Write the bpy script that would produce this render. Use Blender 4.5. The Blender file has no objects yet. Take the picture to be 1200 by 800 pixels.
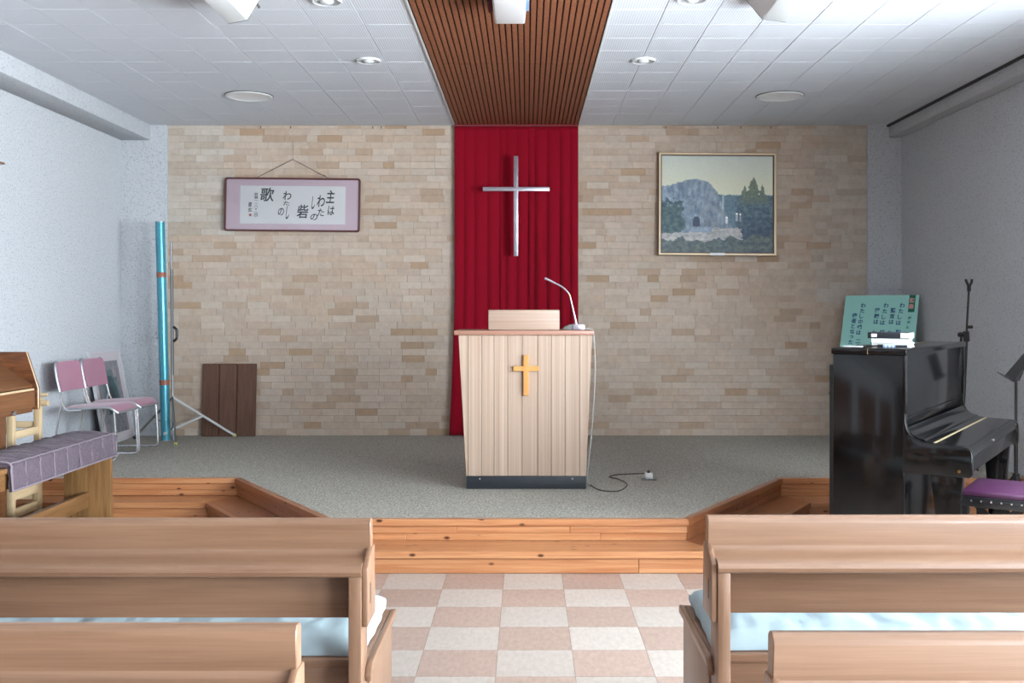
import bpy, bmesh, math, random
from mathutils import Vector, Matrix, noise
random.seed(7)
SC = bpy.context.scene
C = SC.collection
PI = math.pi

# ---------------------------------------------------------------- camera
cam_d = bpy.data.cameras.new('camera')
cam = bpy.data.objects.new('camera', cam_d)
C.objects.link(cam)
cam.location = (0, 0, 1.389)
cam.rotation_euler = (PI / 2, 0, 0)
cam_d.sensor_width = 36
cam_d.lens = 1190 / 1200 * 36
cam_d.shift_x = -17 / 1200
cam_d.shift_y = -35 / 1200
cam_d.clip_start = 0.05
SC.camera = cam

# ---------------------------------------------------------------- world: overcast daylight
w = bpy.data.worlds.new('overcast_sky')
SC.world = w
w.use_nodes = True
wn = w.node_tree.nodes
bgn = wn['Background']
bgn.inputs['Strength'].default_value = 7.5
w_tc = wn.new('ShaderNodeTexCoord')
w_sep = wn.new('ShaderNodeSeparateXYZ')
w_ramp = wn.new('ShaderNodeValToRGB')
w_ramp.color_ramp.elements[0].position = 0.49      # ground outside
w_ramp.color_ramp.elements[0].color = (0.74, 0.79, 0.85, 1)
w_ramp.color_ramp.elements[1].position = 0.51      # even overcast sky
w_ramp.color_ramp.elements[1].color = (0.85, 0.93, 1.02, 1)
w_map = wn.new('ShaderNodeMapRange')
w_map.inputs[1].default_value = -1
w.node_tree.links.new(w_tc.outputs['Generated'], w_sep.inputs[0])
w.node_tree.links.new(w_sep.outputs['Z'], w_map.inputs[0])
w.node_tree.links.new(w_map.outputs[0], w_ramp.inputs['Fac'])
w.node_tree.links.new(w_ramp.outputs['Color'], bgn.inputs['Color'])

# ---------------------------------------------------------------- view
SC.view_settings.view_transform = 'Standard'
SC.view_settings.look = 'None'
SC.view_settings.exposure = 3.2
SC.view_settings.gamma = 1
SC.view_settings.use_curve_mapping = False

# room measures (metres)
XL, XR, YB, YR, ZC = -3.755, 3.475, 9.43, -4.6, 3.116
ZS = 0.24

# windows: (side, y0, y1, z0, z1)
WINS = [('R', 2.3, 5.0, 0.55, 2.5), ('R', -0.8, 1.9, 0.55, 2.5), ('R', -3.9, -1.2, 0.55, 2.5)]
for s, y0, y1, z0, z1 in WINS:
    ld = bpy.data.lights.new('window_daylight_portal', 'AREA')
    ld.shape = 'RECTANGLE'
    ld.size = y1 - y0
    ld.size_y = z1 - z0
    ld.cycles.is_portal = True
    lo = bpy.data.objects.new('window_daylight_portal', ld)
    C.objects.link(lo)
    x = XR + 0.46 if s == 'R' else XL - 0.46
    lo.location = (x, (y0 + y1) / 2, (z0 + z1) / 2)
    d = Vector((-1, 0, 0)) if s == 'R' else Vector((1, 0, 0))
    zq = -d
    xq = Vector((0, 1, 0))
    yq = zq.cross(xq)
    lo.rotation_euler = Matrix((xq, yq, zq)).transposed().to_euler()


# ================================================================ helpers
ALB = 0.72     # reflectance of everything against the hex value noted for it


def lin(h):
    v = []
    for k in (0, 2, 4):
        c = int(h[k:k + 2], 16) / 255
        v.append(ALB * (c / 12.92 if c <= 0.04045 else ((c + 0.055) / 1.055) ** 2.4))
    return tuple(v) + (1.0,)


def box(bm, x0, x1, y0, y1, z0, z1):
    v = [bm.verts.new(p) for p in ((x0, y0, z0), (x1, y0, z0), (x1, y1, z0), (x0, y1, z0),
                                   (x0, y0, z1), (x1, y0, z1), (x1, y1, z1), (x0, y1, z1))]
    for f in ((3, 2, 1, 0), (4, 5, 6, 7), (0, 1, 5, 4), (1, 2, 6, 5), (2, 3, 7, 6), (3, 0, 4, 7)):
        bm.faces.new([v[i] for i in f])
    return v


def prism(bm, poly, axis, a, b):
    def P(p, t):
        return {'X': (t, p[0], p[1]), 'Y': (p[0], t, p[1]), 'Z': (p[0], p[1], t)}[axis]
    A = [bm.verts.new(P(p, a)) for p in poly]
    B = [bm.verts.new(P(p, b)) for p in poly]
    n = len(poly)
    bm.faces.new(A)
    bm.faces.new(B[::-1])
    for i in range(n):
        bm.faces.new((A[i], B[i], B[(i + 1) % n], A[(i + 1) % n]))


def hexa(bm, pts8):
    v = [bm.verts.new(p) for p in pts8]
    for f in ((3, 2, 1, 0), (4, 5, 6, 7), (0, 1, 5, 4), (1, 2, 6, 5), (2, 3, 7, 6), (3, 0, 4, 7)):
        bm.faces.new([v[i] for i in f])


def spline(pts, n=6):
    pts = [Vector(p) for p in pts]
    out = []
    for i in range(len(pts) - 1):
        p0 = pts[max(i - 1, 0)]
        p1, p2 = pts[i], pts[i + 1]
        p3 = pts[min(i + 2, len(pts) - 1)]
        for k in range(n):
            t = k / n
            out.append(0.5 * ((2 * p1) + (p2 - p0) * t + (2 * p0 - 5 * p1 + 4 * p2 - p3) * t * t +
                              (3 * p1 - p0 - 3 * p2 + p3) * t ** 3))
    out.append(pts[-1])
    return out


def tube(bm, pts, r, n=10, r1=None):
    pts = [Vector(p) for p in pts]
    m = len(pts)
    r1 = r if r1 is None else r1
    tg = [(pts[min(i + 1, m - 1)] - pts[max(i - 1, 0)]).normalized() for i in range(m)]
    up = Vector((0, 0, 1)) if abs(tg[0].z) < 0.9 else Vector((1, 0, 0))
    a = tg[0].cross(up).normalized()
    rings = []
    for i in range(m):
        a = (a - tg[i] * a.dot(tg[i])).normalized()
        b = tg[i].cross(a)
        rr = r + (r1 - r) * i / max(m - 1, 1)
        rings.append([bm.verts.new(pts[i] + (a * math.cos(2 * PI * k / n) + b * math.sin(2 * PI * k / n)) * rr)
                      for k in range(n)])
    for i in range(m - 1):
        for k in range(n):
            bm.faces.new((rings[i][k], rings[i][(k + 1) % n], rings[i + 1][(k + 1) % n], rings[i + 1][k]))
    bm.faces.new(rings[0][::-1])
    bm.faces.new(rings[-1])


def lathe(bm, prof, c=(0, 0, 0), n=32, close=False):
    rings = []
    for r, z in prof:
        if r < 1e-6:
            rings.append([bm.verts.new((c[0], c[1], c[2] + z))])
        else:
            rings.append([bm.verts.new((c[0] + r * math.cos(2 * PI * k / n), c[1] + r * math.sin(2 * PI * k / n), c[2] + z))
                          for k in range(n)])
    seq = list(zip(rings[:-1], rings[1:])) + ([(rings[-1], rings[0])] if close else [])
    for A, B in seq:
        for k in range(n):
            k2 = (k + 1) % n
            if len(A) == 1 and len(B) == 1:
                continue
            if len(A) == 1:
                bm.faces.new((A[0], B[k], B[k2]))
            elif len(B) == 1:
                bm.faces.new((A[k2], A[k], B[0]))
            else:
                bm.faces.new((A[k], B[k], B[k2], A[k2]))


def rot_bm(bm, M):
    bmesh.ops.transform(bm, matrix=M, verts=bm.verts)


def to_mesh(name, bm, mat, bevel=0, smooth=True, seg=2, ang=35):
    bmesh.ops.remove_doubles(bm, verts=bm.verts, dist=1e-6)
    bmesh.ops.recalc_face_normals(bm, faces=bm.faces)
    if bevel:
        ed = [e for e in bm.edges if len(e.link_faces) == 2 and e.calc_face_angle(0) > 0.5]
        bmesh.ops.bevel(bm, geom=ed, offset=bevel, segments=seg, profile=0.5, affect='EDGES', clamp_overlap=True)
    me = bpy.data.meshes.new(name)
    bm.to_mesh(me)
    bm.free()
    if smooth:
        me.shade_smooth()
        me.set_sharp_from_angle(angle=math.radians(ang))
    if mat:
        me.materials.append(M[mat] if isinstance(mat, str) else mat)
    return me


def obj(name, bm, mat, parent=None, bevel=0, world=True, **k):
    """one mesh object; with world=True vertices are in room coordinates and are moved into the parent's frame"""
    if parent is not None and world:
        rot_bm(bm, parent_matrix(parent).inverted())
    o = bpy.data.objects.new(name, to_mesh(name, bm, mat, bevel, **k))
    C.objects.link(o)
    o.parent = parent
    return o


def parent_matrix(p):
    m = Matrix.LocRotScale(p.location, p.rotation_euler, p.scale)
    return parent_matrix(p.parent) @ m if p.parent else m


def meshobj(name, me, parent=None, loc=(0, 0, 0)):
    o = bpy.data.objects.new(name, me)
    C.objects.link(o)
    o.parent = parent
    o.location = loc
    return o


def tag(o, label, cat, group=None, kind=None):
    o['label'] = label
    o['category'] = cat
    if group:
        o['group'] = group
    if kind:
        o['kind'] = kind
    return o


def thing(name, label, cat, loc=(0, 0, 0), rotz=0, group=None, kind=None):
    o = bpy.data.objects.new(name, None)
    o.empty_display_size = 0.1
    C.objects.link(o)
    o.location = loc
    o.rotation_euler = (0, 0, rotz)
    return tag(o, label, cat, group, kind)


def B():
    return bmesh.new()


def bx(*a):
    bm = bmesh.new()
    box(bm, *a)
    return bm


def tb(pts, r, n=10, r1=None):
    bm = bmesh.new()
    tube(bm, pts, r, n, r1)
    return bm


# ================================================================ materials
M = {}


def newmat(name):
    m = bpy.data.materials.new(name)
    m.use_nodes = True
    nt = m.node_tree
    return m, nt, nt.nodes, nt.links, nt.nodes['Principled BSDF']


def plain(name, col, rough=0.5, metal=0, spec=0.5, coat=0, sheen=0, noise_amt=0, nscale=60, bump=0, bscale=200):
    m, nt, N, L, b = newmat(name)
    b.inputs['Base Color'].default_value = lin(col)
    b.inputs['Roughness'].default_value = rough
    b.inputs['Metallic'].default_value = metal
    b.inputs['Specular IOR Level'].default_value = spec
    b.inputs['Coat Weight'].default_value = coat
    b.inputs['Coat Roughness'].default_value = 0.06
    if sheen:
        b.inputs['Sheen Weight'].default_value = sheen
        b.inputs['Sheen Roughness'].default_value = 0.4
    tc = N.new('ShaderNodeTexCoord')
    if noise_amt:
        n = N.new('ShaderNodeTexNoise')
        n.inputs['Scale'].default_value = nscale
        n.inputs['Detail'].default_value = 4
        L.new(tc.outputs['Object'], n.inputs['Vector'])
        mx = N.new('ShaderNodeMix')
        mx.data_type = 'RGBA'
        mx.inputs[0].default_value = 1
        c = lin(col)
        r = N.new('ShaderNodeValToRGB')
        r.color_ramp.elements[0].position = 0.3
        r.color_ramp.elements[1].position = 0.7
        r.color_ramp.elements[0].color = tuple(x * (1 - noise_amt) for x in c[:3]) + (1,)
        r.color_ramp.elements[1].color = tuple(min(1, x * (1 + noise_amt)) for x in c[:3]) + (1,)
        L.new(n.outputs['Fac'], r.inputs['Fac'])
        L.new(r.outputs['Color'], b.inputs['Base Color'])
    if bump:
        n2 = N.new('ShaderNodeTexNoise')
        n2.inputs['Scale'].default_value = bscale
        n2.inputs['Detail'].default_value = 3
        L.new(tc.outputs['Object'], n2.inputs['Vector'])
        bp = N.new('ShaderNodeBump')
        bp.inputs['Strength'].default_value = bump
        bp.inputs['Distance'].default_value = 0.004
        L.new(n2.outputs['Fac'], bp.inputs['Height'])
        L.new(bp.outputs['Normal'], b.inputs['Normal'])
    M[name] = m
    return m


def wood(name, c1, c2, axis='X', across=26, along=1.6, rough=0.4, knots=False, coat=0.0, contrast=0.22, fine=0.35):
    m, nt, N, L, b = newmat(name)
    tc = N.new('ShaderNodeTexCoord')
    oi = N.new('ShaderNodeObjectInfo')
    ad = N.new('ShaderNodeVectorMath')
    ad.operation = 'ADD'
    mu = N.new('ShaderNodeMath')
    mu.operation = 'MULTIPLY'
    mu.inputs[1].default_value = 13.7
    L.new(oi.outputs['Random'], mu.inputs[0])
    L.new(tc.outputs['Object'], ad.inputs[0])
    L.new(mu.outputs[0], ad.inputs[1])
    mp = N.new('ShaderNodeMapping')
    mp.inputs['Scale'].default_value = [along if a == axis else across for a in 'XYZ']
    L.new(ad.outputs[0], mp.inputs['Vector'])
    n1 = N.new('ShaderNodeTexNoise')
    n1.inputs['Scale'].default_value = 1.0
    n1.inputs['Detail'].default_value = 5
    n1.inputs['Distortion'].default_value = 0.6
    L.new(mp.outputs[0], n1.inputs['Vector'])
    mp2 = N.new('ShaderNodeMapping')
    mp2.inputs['Scale'].default_value = [along * 4 if a == axis else across * 9 for a in 'XYZ']
    L.new(ad.outputs[0], mp2.inputs['Vector'])
    n2 = N.new('ShaderNodeTexNoise')
    n2.inputs['Scale'].default_value = 1.0
    n2.inputs['Detail'].default_value = 3
    L.new(mp2.outputs[0], n2.inputs['Vector'])
    mixf = N.new('ShaderNodeMix')
    mixf.inputs[0].default_value = fine
    L.new(n1.outputs['Fac'], mixf.inputs[2])
    L.new(n2.outputs['Fac'], mixf.inputs[3])
    r = N.new('ShaderNodeValToRGB')
    r.color_ramp.elements[0].position = 0.5 - contrast
    r.color_ramp.elements[1].position = 0.5 + contrast
    r.color_ramp.elements[0].color = lin(c2)
    r.color_ramp.elements[1].color = lin(c1)
    L.new(mixf.outputs[0], r.inputs['Fac'])
    col = r.outputs['Color']
    if knots:
        mp3 = N.new('ShaderNodeMapping')
        mp3.inputs['Scale'].default_value = [6.5 if a == axis else 13 for a in 'XYZ']
        L.new(ad.outputs[0], mp3.inputs['Vector'])
        vo = N.new('ShaderNodeTexVoronoi')
        vo.inputs['Scale'].default_value = 1
        L.new(mp3.outputs[0], vo.inputs['Vector'])
        rk = N.new('ShaderNodeValToRGB')
        rk.color_ramp.elements[0].position = 0.07
        rk.color_ramp.elements[1].position = 0.15
        rk.color_ramp.elements[0].color = (1, 1, 1, 1)
        rk.color_ramp.elements[1].color = (0, 0, 0, 1)
        L.new(vo.outputs['Distance'], rk.inputs['Fac'])
        mk = N.new('ShaderNodeMix')
        mk.data_type = 'RGBA'
        L.new(rk.outputs['Color'], mk.inputs[0])
        L.new(col, mk.inputs[6])
        mk.inputs[7].default_value = lin('4a2008')
        col = mk.outputs[2]
    L.new(col, b.inputs['Base Color'])
    b.inputs['Roughness'].default_value = rough
    b.inputs['Coat Weight'].default_value = coat
    b.inputs['Coat Roughness'].default_value = 0.15
    bp = N.new('ShaderNodeBump')
    bp.inputs['Strength'].default_value = 0.12
    bp.inputs['Distance'].default_value = 0.002
    L.new(n2.outputs['Fac'], bp.inputs['Height'])
    L.new(bp.outputs['Normal'], b.inputs['Normal'])
    M[name] = m
    return m


def stucco(name, col, spot):
    m, nt, N, L, b = newmat(name)
    tc = N.new('ShaderNodeTexCoord')
    n = N.new('ShaderNodeTexNoise')
    n.inputs['Scale'].default_value = 70
    n.inputs['Detail'].default_value = 5
    n.inputs['Roughness'].default_value = 0.7
    L.new(tc.outputs['Object'], n.inputs['Vector'])
    r = N.new('ShaderNodeValToRGB')
    e = r.color_ramp.elements
    e[0].position = 0.32
    e[0].color = lin(spot)
    e[1].position = 0.47
    e[1].color = lin(col)
    L.new(n.outputs['Fac'], r.inputs['Fac'])
    L.new(r.outputs['Color'], b.inputs['Base Color'])
    b.inputs['Roughness'].default_value = 0.9
    bp = N.new('ShaderNodeBump')
    bp.inputs['Strength'].default_value = 0.9
    bp.inputs['Distance'].default_value = 0.012
    L.new(n.outputs['Fac'], bp.inputs['Height'])
    L.new(bp.outputs['Normal'], b.inputs['Normal'])
    M[name] = m


def brickmat(name, source):
    m, nt, N, L, b = newmat(name)
    tc = N.new('ShaderNodeTexCoord')
    if source == 'object':
        oi = N.new('ShaderNodeObjectInfo')
        col = oi.outputs['Color']
    else:
        at = N.new('ShaderNodeAttribute')
        at.attribute_name = 'Col'
        col = at.outputs['Color']
    geo = N.new('ShaderNodeNewGeometry')
    n = N.new('ShaderNodeTexNoise')
    n.inputs['Scale'].default_value = 22
    n.inputs['Detail'].default_value = 6
    n.inputs['Roughness'].default_value = 0.65
    L.new(geo.outputs['Position'], n.inputs['Vector'])
    r = N.new('ShaderNodeValToRGB')
    r.color_ramp.elements[0].position = 0.25
    r.color_ramp.elements[1].position = 0.75
    r.color_ramp.elements[0].color = (0.86, 0.84, 0.82, 1)
    r.color_ramp.elements[1].color = (1.08, 1.07, 1.06, 1)
    L.new(n.outputs['Fac'], r.inputs['Fac'])
    mx = N.new('ShaderNodeMix')
    mx.data_type = 'RGBA'
    mx.blend_type = 'MULTIPLY'
    mx.inputs[0].default_value = 1
    L.new(col, mx.inputs[6])
    L.new(r.outputs['Color'], mx.inputs[7])
    L.new(mx.outputs[2], b.inputs['Base Color'])
    b.inputs['Roughness'].default_value = 0.85
    bp = N.new('ShaderNodeBump')
    bp.inputs['Strength'].default_value = 0.35
    bp.inputs['Distance'].default_value = 0.004
    n3 = N.new('ShaderNodeTexNoise')
    n3.inputs['Scale'].default_value = 140
    n3.inputs['Detail'].default_value = 4
    L.new(geo.outputs['Position'], n3.inputs['Vector'])
    L.new(n3.outputs['Fac'], bp.inputs['Height'])
    L.new(bp.outputs['Normal'], b.inputs['Normal'])
    M[name] = m


def attrmat(name, rough=0.6):
    m, nt, N, L, b = newmat(name)
    at = N.new('ShaderNodeAttribute')
    at.attribute_name = 'Col'
    L.new(at.outputs['Color'], b.inputs['Base Color'])
    b.inputs['Roughness'].default_value = rough
    M[name] = m


def checkmat(name, ca, cb, pitch, ox, oy):
    """floor beyond the built tiles: the same checker of worn vinyl"""
    m, nt, N, L, b = newmat(name)
    geo = N.new('ShaderNodeNewGeometry')
    mp = N.new('ShaderNodeMapping')
    mp.inputs['Location'].default_value = (-ox / pitch, -oy / pitch, 0.5)
    mp.inputs['Scale'].default_value = (1 / pitch, 1 / pitch, 0)
    L.new(geo.outputs['Position'], mp.inputs['Vector'])
    ch = N.new('ShaderNodeTexChecker')
    ch.inputs['Scale'].default_value = 1
    ch.inputs['Color1'].default_value = lin(ca)
    ch.inputs['Color2'].default_value = lin(cb)
    L.new(mp.outputs[0], ch.inputs['Vector'])
    L.new(ch.outputs['Color'], b.inputs['Base Color'])
    b.inputs['Roughness'].default_value = 0.35
    M[name] = m


def vinyl(name, ca, streak):
    m, nt, N, L, b = newmat(name)
    geo = N.new('ShaderNodeNewGeometry')
    oi = N.new('ShaderNodeObjectInfo')
    n = N.new('ShaderNodeTexNoise')
    mp = N.new('ShaderNodeMapping')
    mp.inputs['Scale'].default_value = (38, 14, 1)
    L.new(geo.outputs['Position'], mp.inputs['Vector'])
    L.new(mp.outputs[0], n.inputs['Vector'])
    n.inputs['Scale'].default_value = 1.4
    n.inputs['Detail'].default_value = 6
    n.inputs['Roughness'].default_value = 0.7
    r = N.new('ShaderNodeValToRGB')
    r.color_ramp.elements[0].position = 0.3
    r.color_ramp.elements[1].position = 0.62
    r.color_ramp.elements[0].color = lin(streak)
    r.color_ramp.elements[1].color = lin(ca)
    L.new(n.outputs['Fac'], r.inputs['Fac'])
    hs = N.new('ShaderNodeHueSaturation')
    mr = N.new('ShaderNodeMapRange')
    mr.inputs[3].default_value = 0.94
    mr.inputs[4].default_value = 1.05
    L.new(oi.outputs['Random'], mr.inputs[0])
    L.new(mr.outputs[0], hs.inputs['Value'])
    L.new(r.outputs['Color'], hs.inputs['Color'])
    L.new(hs.outputs['Color'], b.inputs['Base Color'])
    b.inputs['Roughness'].default_value = 0.32
    bp = N.new('ShaderNodeBump')
    bp.inputs['Strength'].default_value = 0.08
    bp.inputs['Distance'].default_value = 0.003
    L.new(n.outputs['Fac'], bp.inputs['Height'])
    L.new(bp.outputs['Normal'], b.inputs['Normal'])
    M[name] = m


def ribbed(name, col, dark, pitch, axis='X', hole=False):
    """fine grooves of an acoustic board"""
    m, nt, N, L, b = newmat(name)
    geo = N.new('ShaderNodeNewGeometry')
    wv = N.new('ShaderNodeTexWave')
    wv.bands_direction = axis
    wv.inputs['Scale'].default_value = 2 * PI / pitch / 20
    L.new(geo.outputs['Position'], wv.inputs['Vector'])
    n = N.new('ShaderNodeTexNoise')
    n.inputs['Scale'].default_value = 160 if hole else 3
    n.inputs['Detail'].default_value = 3
    L.new(geo.outputs['Position'], n.inputs['Vector'])
    r = N.new('ShaderNodeValToRGB')
    r.color_ramp.elements[0].position = 0.05
    r.color_ramp.elements[1].position = 0.45
    r.color_ramp.elements[0].color = lin(dark)
    r.color_ramp.elements[1].color = lin(col)
    L.new((n if hole else wv).outputs['Fac'], r.inputs['Fac'])
    if hole:
        r.color_ramp.elements[0].position = 0.36
        r.color_ramp.elements[1].position = 0.56
    L.new(r.outputs['Color'], b.inputs['Base Color'])
    b.inputs['Roughness'].default_value = 0.7
    M[name] = m


stucco('stucco', 'e1e4e8', 'a9adb5')
stucco('stucco_beam', 'e1e4e8', 'acafb6')
plain('mortar', 'c8b29c', 0.95)
brickmat('brick_object', 'object')
brickmat('brick_attr', 'attr')
attrmat('paint', 0.55)
ribbed('ceiling_tile', 'eef0f5', 'ccd2dc', 0.0152, 'X')
plain('ceiling_back', 'b9c0c8', 0.9)
plain('ceiling_far', 'e2e7ec', 0.8, noise_amt=0.02)
ribbed('brown_slat', 'a0603c', '6f3b20', 0.01, 'X', hole=True)
plain('brown_back', '2a130a', 0.9)
vinyl('tile_light', 'c9beb4', 'b5a89d')
vinyl('tile_pink', 'bca395', 'a58c80')
plain('floor_joint', '8f8276', 0.8)
checkmat('floor_far', 'd3c6b8', 'c2a899', 0.3045, -0.118, 5.388)
plain('carpet', 'bab5aa', 0.98, spec=0.1, noise_amt=0.6, nscale=95, bump=0.8, bscale=260)
for ax in 'XY':
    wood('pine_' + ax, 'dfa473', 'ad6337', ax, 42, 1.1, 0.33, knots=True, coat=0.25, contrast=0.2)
    wood('pew_' + ax, '9d7a60', '71503b', ax, 40, 1.5, 0.38, coat=0.1, contrast=0.3)
wood('pew_Z', '9d7a60', '71503b', 'Z', 40, 1.5, 0.38, coat=0.1, contrast=0.3)
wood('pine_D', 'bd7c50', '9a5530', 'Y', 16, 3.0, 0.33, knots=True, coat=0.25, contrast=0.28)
wood('pulpit_Z', 'd6bda8', 'a88a74', 'Z', 70, 0.4, 0.45, contrast=0.2, fine=0.4)
wood('pulpit_X', 'ccb29f', 'aa8a74', 'X', 50, 0.5, 0.45, contrast=0.2)
wood('pulpit_top', 'bd8f79', 'a8745f', 'X', 40, 1.5, 0.4)
wood('cross_wood', 'e9ad62', 'd8924a', 'Z', 40, 2, 0.45)
wood('organ_Y', '90613f', '6a4229', 'Y', 45, 2.0, 0.35, coat=0.15, contrast=0.16)
wood('organ_X', '8f5732', '532d17', 'X', 28, 5.0, 0.35, coat=0.15, contrast=0.14)
wood('oak_Z', 'ab8050', '76502c', 'Z', 34, 2.2, 0.42, contrast=0.15)
wood('oak_Y', 'a0744a', '76502c', 'Y', 34, 2.2, 0.42, contrast=0.15)
for ax in 'XZY':
    wood('pale_' + ax, 'e7cda6', 'd2b083', ax, 30, 2, 0.5)
wood('plank_dark', '7d5640', '56382a', 'Z', 50, 2.2, 0.6, contrast=0.2)
plain('white_edge', 'e3e1dc', 0.6)
plain('dark_trim', '3b3a3c', 0.6)
plain('curtain', '96001f', 0.85, spec=0.15, sheen=0.15, noise_amt=0.08, nscale=300)
plain('silver', 'c9c4cf', 0.38, metal=0.75)
plain('chrome', 'f4f5f7', 0.22, metal=0.85)
plain('grey_metal', '8f9498', 0.35, metal=0.9)
plain('alu', 'b9bdc2', 0.4, metal=0.6)
plain('piano_black', '060607', 0.16, coat=0.15, spec=0.32)
plain('black_matte', '111214', 0.5)
plain('black_satin', '16171a', 0.35)
plain('brass', 'c79a52', 0.3, metal=1)
plain('hinge', 'd8c49a', 0.35, metal=0.7)
plain('purple_vinyl', '46203f', 0.4, noise_amt=0.1, nscale=30)
plain('velvet', '6c5f68', 0.9, spec=0.1, sheen=0.12, noise_amt=0.2, nscale=120)
plain('velvet_seam', '94868f', 0.9)
plain('pink_fabric', 'b98497', 0.9, spec=0.15, sheen=0.3, noise_amt=0.12, nscale=300)
plain('cushion_cloth', 'a3b5bb', 0.85, sheen=0.0)
plain('screen_blue', '56a9bd', 0.3, metal=0.35, noise_amt=0.08, nscale=25)
plain('screen_blue_cap', '9fb2b8', 0.4, metal=0.5)
plain('orange_band', 'a8654e', 0.6)
plain('white_enamel', 'e8eaea', 0.35)
plain('yellow_rubber', 'd7e08a', 0.6)
plain('white_plastic', 'efefee', 0.4)
plain('lamp_white', 'eef0f0', 0.45)
plain('reflector', 'ffffff', 0.3)
plain('lens_grey', 'b8bcc0', 0.3)
plain('frame_red', '5e2a26', 0.35, coat=0.3)
plain('mat_pink', 'ecd3df', 0.8, noise_amt=0.05, nscale=90)
plain('paper', 'ffffff', 0.8)
plain('ink', '1f3138', 0.7)
plain('seal_red', 'c05650', 0.7)
plain('frame_gold', 'f0d4ad', 0.4, metal=0.15)
plain('frame_gold_dark', '5b4a38', 0.5)
plain('teal_board', 'b0f2e6', 0.55)
plain('teal_dark', '107a66', 0.6)
plain('board_pink', 'f0a8a8', 0.6)
plain('board_ink', '0f4f8c', 0.6)
plain('board_ink_green', '2f8f84', 0.6)
plain('book_black', '1d232b', 0.5)
plain('page_white', 'dad9d4', 0.8)
plain('pen_blue', '8fb6e0', 0.4)
plain('base_black', '252b33', 0.55, noise_amt=0.2, nscale=20)
plain('cord_grey', 'bdbbb6', 0.5)
plain('cord_floor', '4a4640', 0.6)
plain('cord_dark', '6d6a64', 0.6)
plain('wire', '4b4038', 0.6)
plain('frame_pale', 'd7d6da', 0.4)
plain('mount_pale', 'd9cfd2', 0.8)

# thin clear window glass
gm, nt, N, L, b = newmat('window_glass')
tr = N.new('ShaderNodeBsdfTransparent')
tr.inputs['Color'].default_value = (0.95, 0.97, 0.97, 1)
gl = N.new('ShaderNodeBsdfGlossy')
gl.inputs['Roughness'].default_value = 0.02
mxs = N.new('ShaderNodeMixShader')
mxs.inputs[0].default_value = 0.06
L.new(tr.outputs[0], mxs.inputs[1])
L.new(gl.outputs[0], mxs.inputs[2])
L.new(mxs.outputs[0], N['Material Output'].inputs['Surface'])
M['window_glass'] = gm

# glass over the framed calligraphy
gm, nt, N, L, b = newmat('picture_glass')
tr = N.new('ShaderNodeBsdfTransparent')
gl = N.new('ShaderNodeBsdfGlossy')
gl.inputs['Roughness'].default_value = 0.03
mxs = N.new('ShaderNodeMixShader')
fr = N.new('ShaderNodeFresnel')
fr.inputs['IOR'].default_value = 1.45
L.new(fr.outputs[0], mxs.inputs[0])
L.new(tr.outputs[0], mxs.inputs[1])
L.new(gl.outputs[0], mxs.inputs[2])
L.new(mxs.outputs[0], N['Material Output'].inputs['Surface'])
M['picture_glass'] = gm


# ================================================================ structure
def struct(name, bm, mat, label, cat, parent=None, **k):
    o = obj(name, bm, mat, parent, **k)
    return tag(o, label, cat, kind='structure')


# ---- floor
floor = struct('floor', bx(XL - 0.3, XR + 0.3, YR, 7.2, -0.1, -0.003), 'floor_far',
               'checkered vinyl floor below the stage', 'floor')
P_ = 0.3045
jb = bx(-0.118 - 6 * P_, -0.118 + 7 * P_, 5.388 - 11 * P_, 5.388, -0.003, -0.0015)
obj('tile_bedding', jb, 'floor_joint', floor)
tm = {}
for nm in ('tile_light', 'tile_pink'):
    tm[nm] = to_mesh('floor_tile', bx(-P_ / 2 + 0.0008, P_ / 2 - 0.0008, -P_ / 2 + 0.0008, P_ / 2 - 0.0008, -0.0014, 0.0), nm, smooth=False)
for i in range(-6, 7):
    for j in range(11):
        nm = 'tile_light' if (i + j) % 2 == 0 else 'tile_pink'
        meshobj('floor_tile', tm[nm], floor, (-0.118 + (i + 0.5) * P_, 5.388 - (j + 0.5) * P_, 0))

# ---- ceiling
XW0, XW1 = -0.666, 0.483     # wooden strip
ceil = struct('ceiling', bx(XL - 0.3, XR + 0.3, YR, YB + 0.3, ZC + 0.012, ZC + 0.15), 'ceiling_back',
              'white ceiling of square grooved acoustic tiles', 'ceiling')
YT0 = 5.805 - 2 * 0.3055
for xa, xb in ((XL, XW0), (XW1, XR)):
    obj('far_panel', bx(xa, xb, YR, YT0, ZC, ZC + 0.012), 'ceiling_far', ceil)
T_ = 0.3055
tcache = {}


def ctile(x0, x1, y0, y1):
    key = (round(x1 - x0, 3), round(y1 - y0, 3))
    if key not in tcache:
        hx, hy = key[0] / 2 - 0.0012, key[1] / 2 - 0.0012
        tcache[key] = to_mesh('ceiling_tile', bx(-hx, hx, -hy, hy, 0, 0.011), 'ceiling_tile', bevel=0.002, seg=1, smooth=False)
    meshobj('ceiling_tile', tcache[key], ceil, ((x0 + x1) / 2, (y0 + y1) / 2, ZC + random.uniform(-0.0006, 0.0006)))


y = YT0
while y < YB - 0.01:
    y1 = min(y + T_, YB)
    x = XW1 + 0.004
    while x < 3.34:
        ctile(x, min(x + 0.305, XR), y, y1)
        x += 0.305
    x = XW0 - 0.004
    while x > -3.47:
        ctile(max(x - 0.305, XL), x, y, y1)
        x -= 0.305
    y = y1

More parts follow.
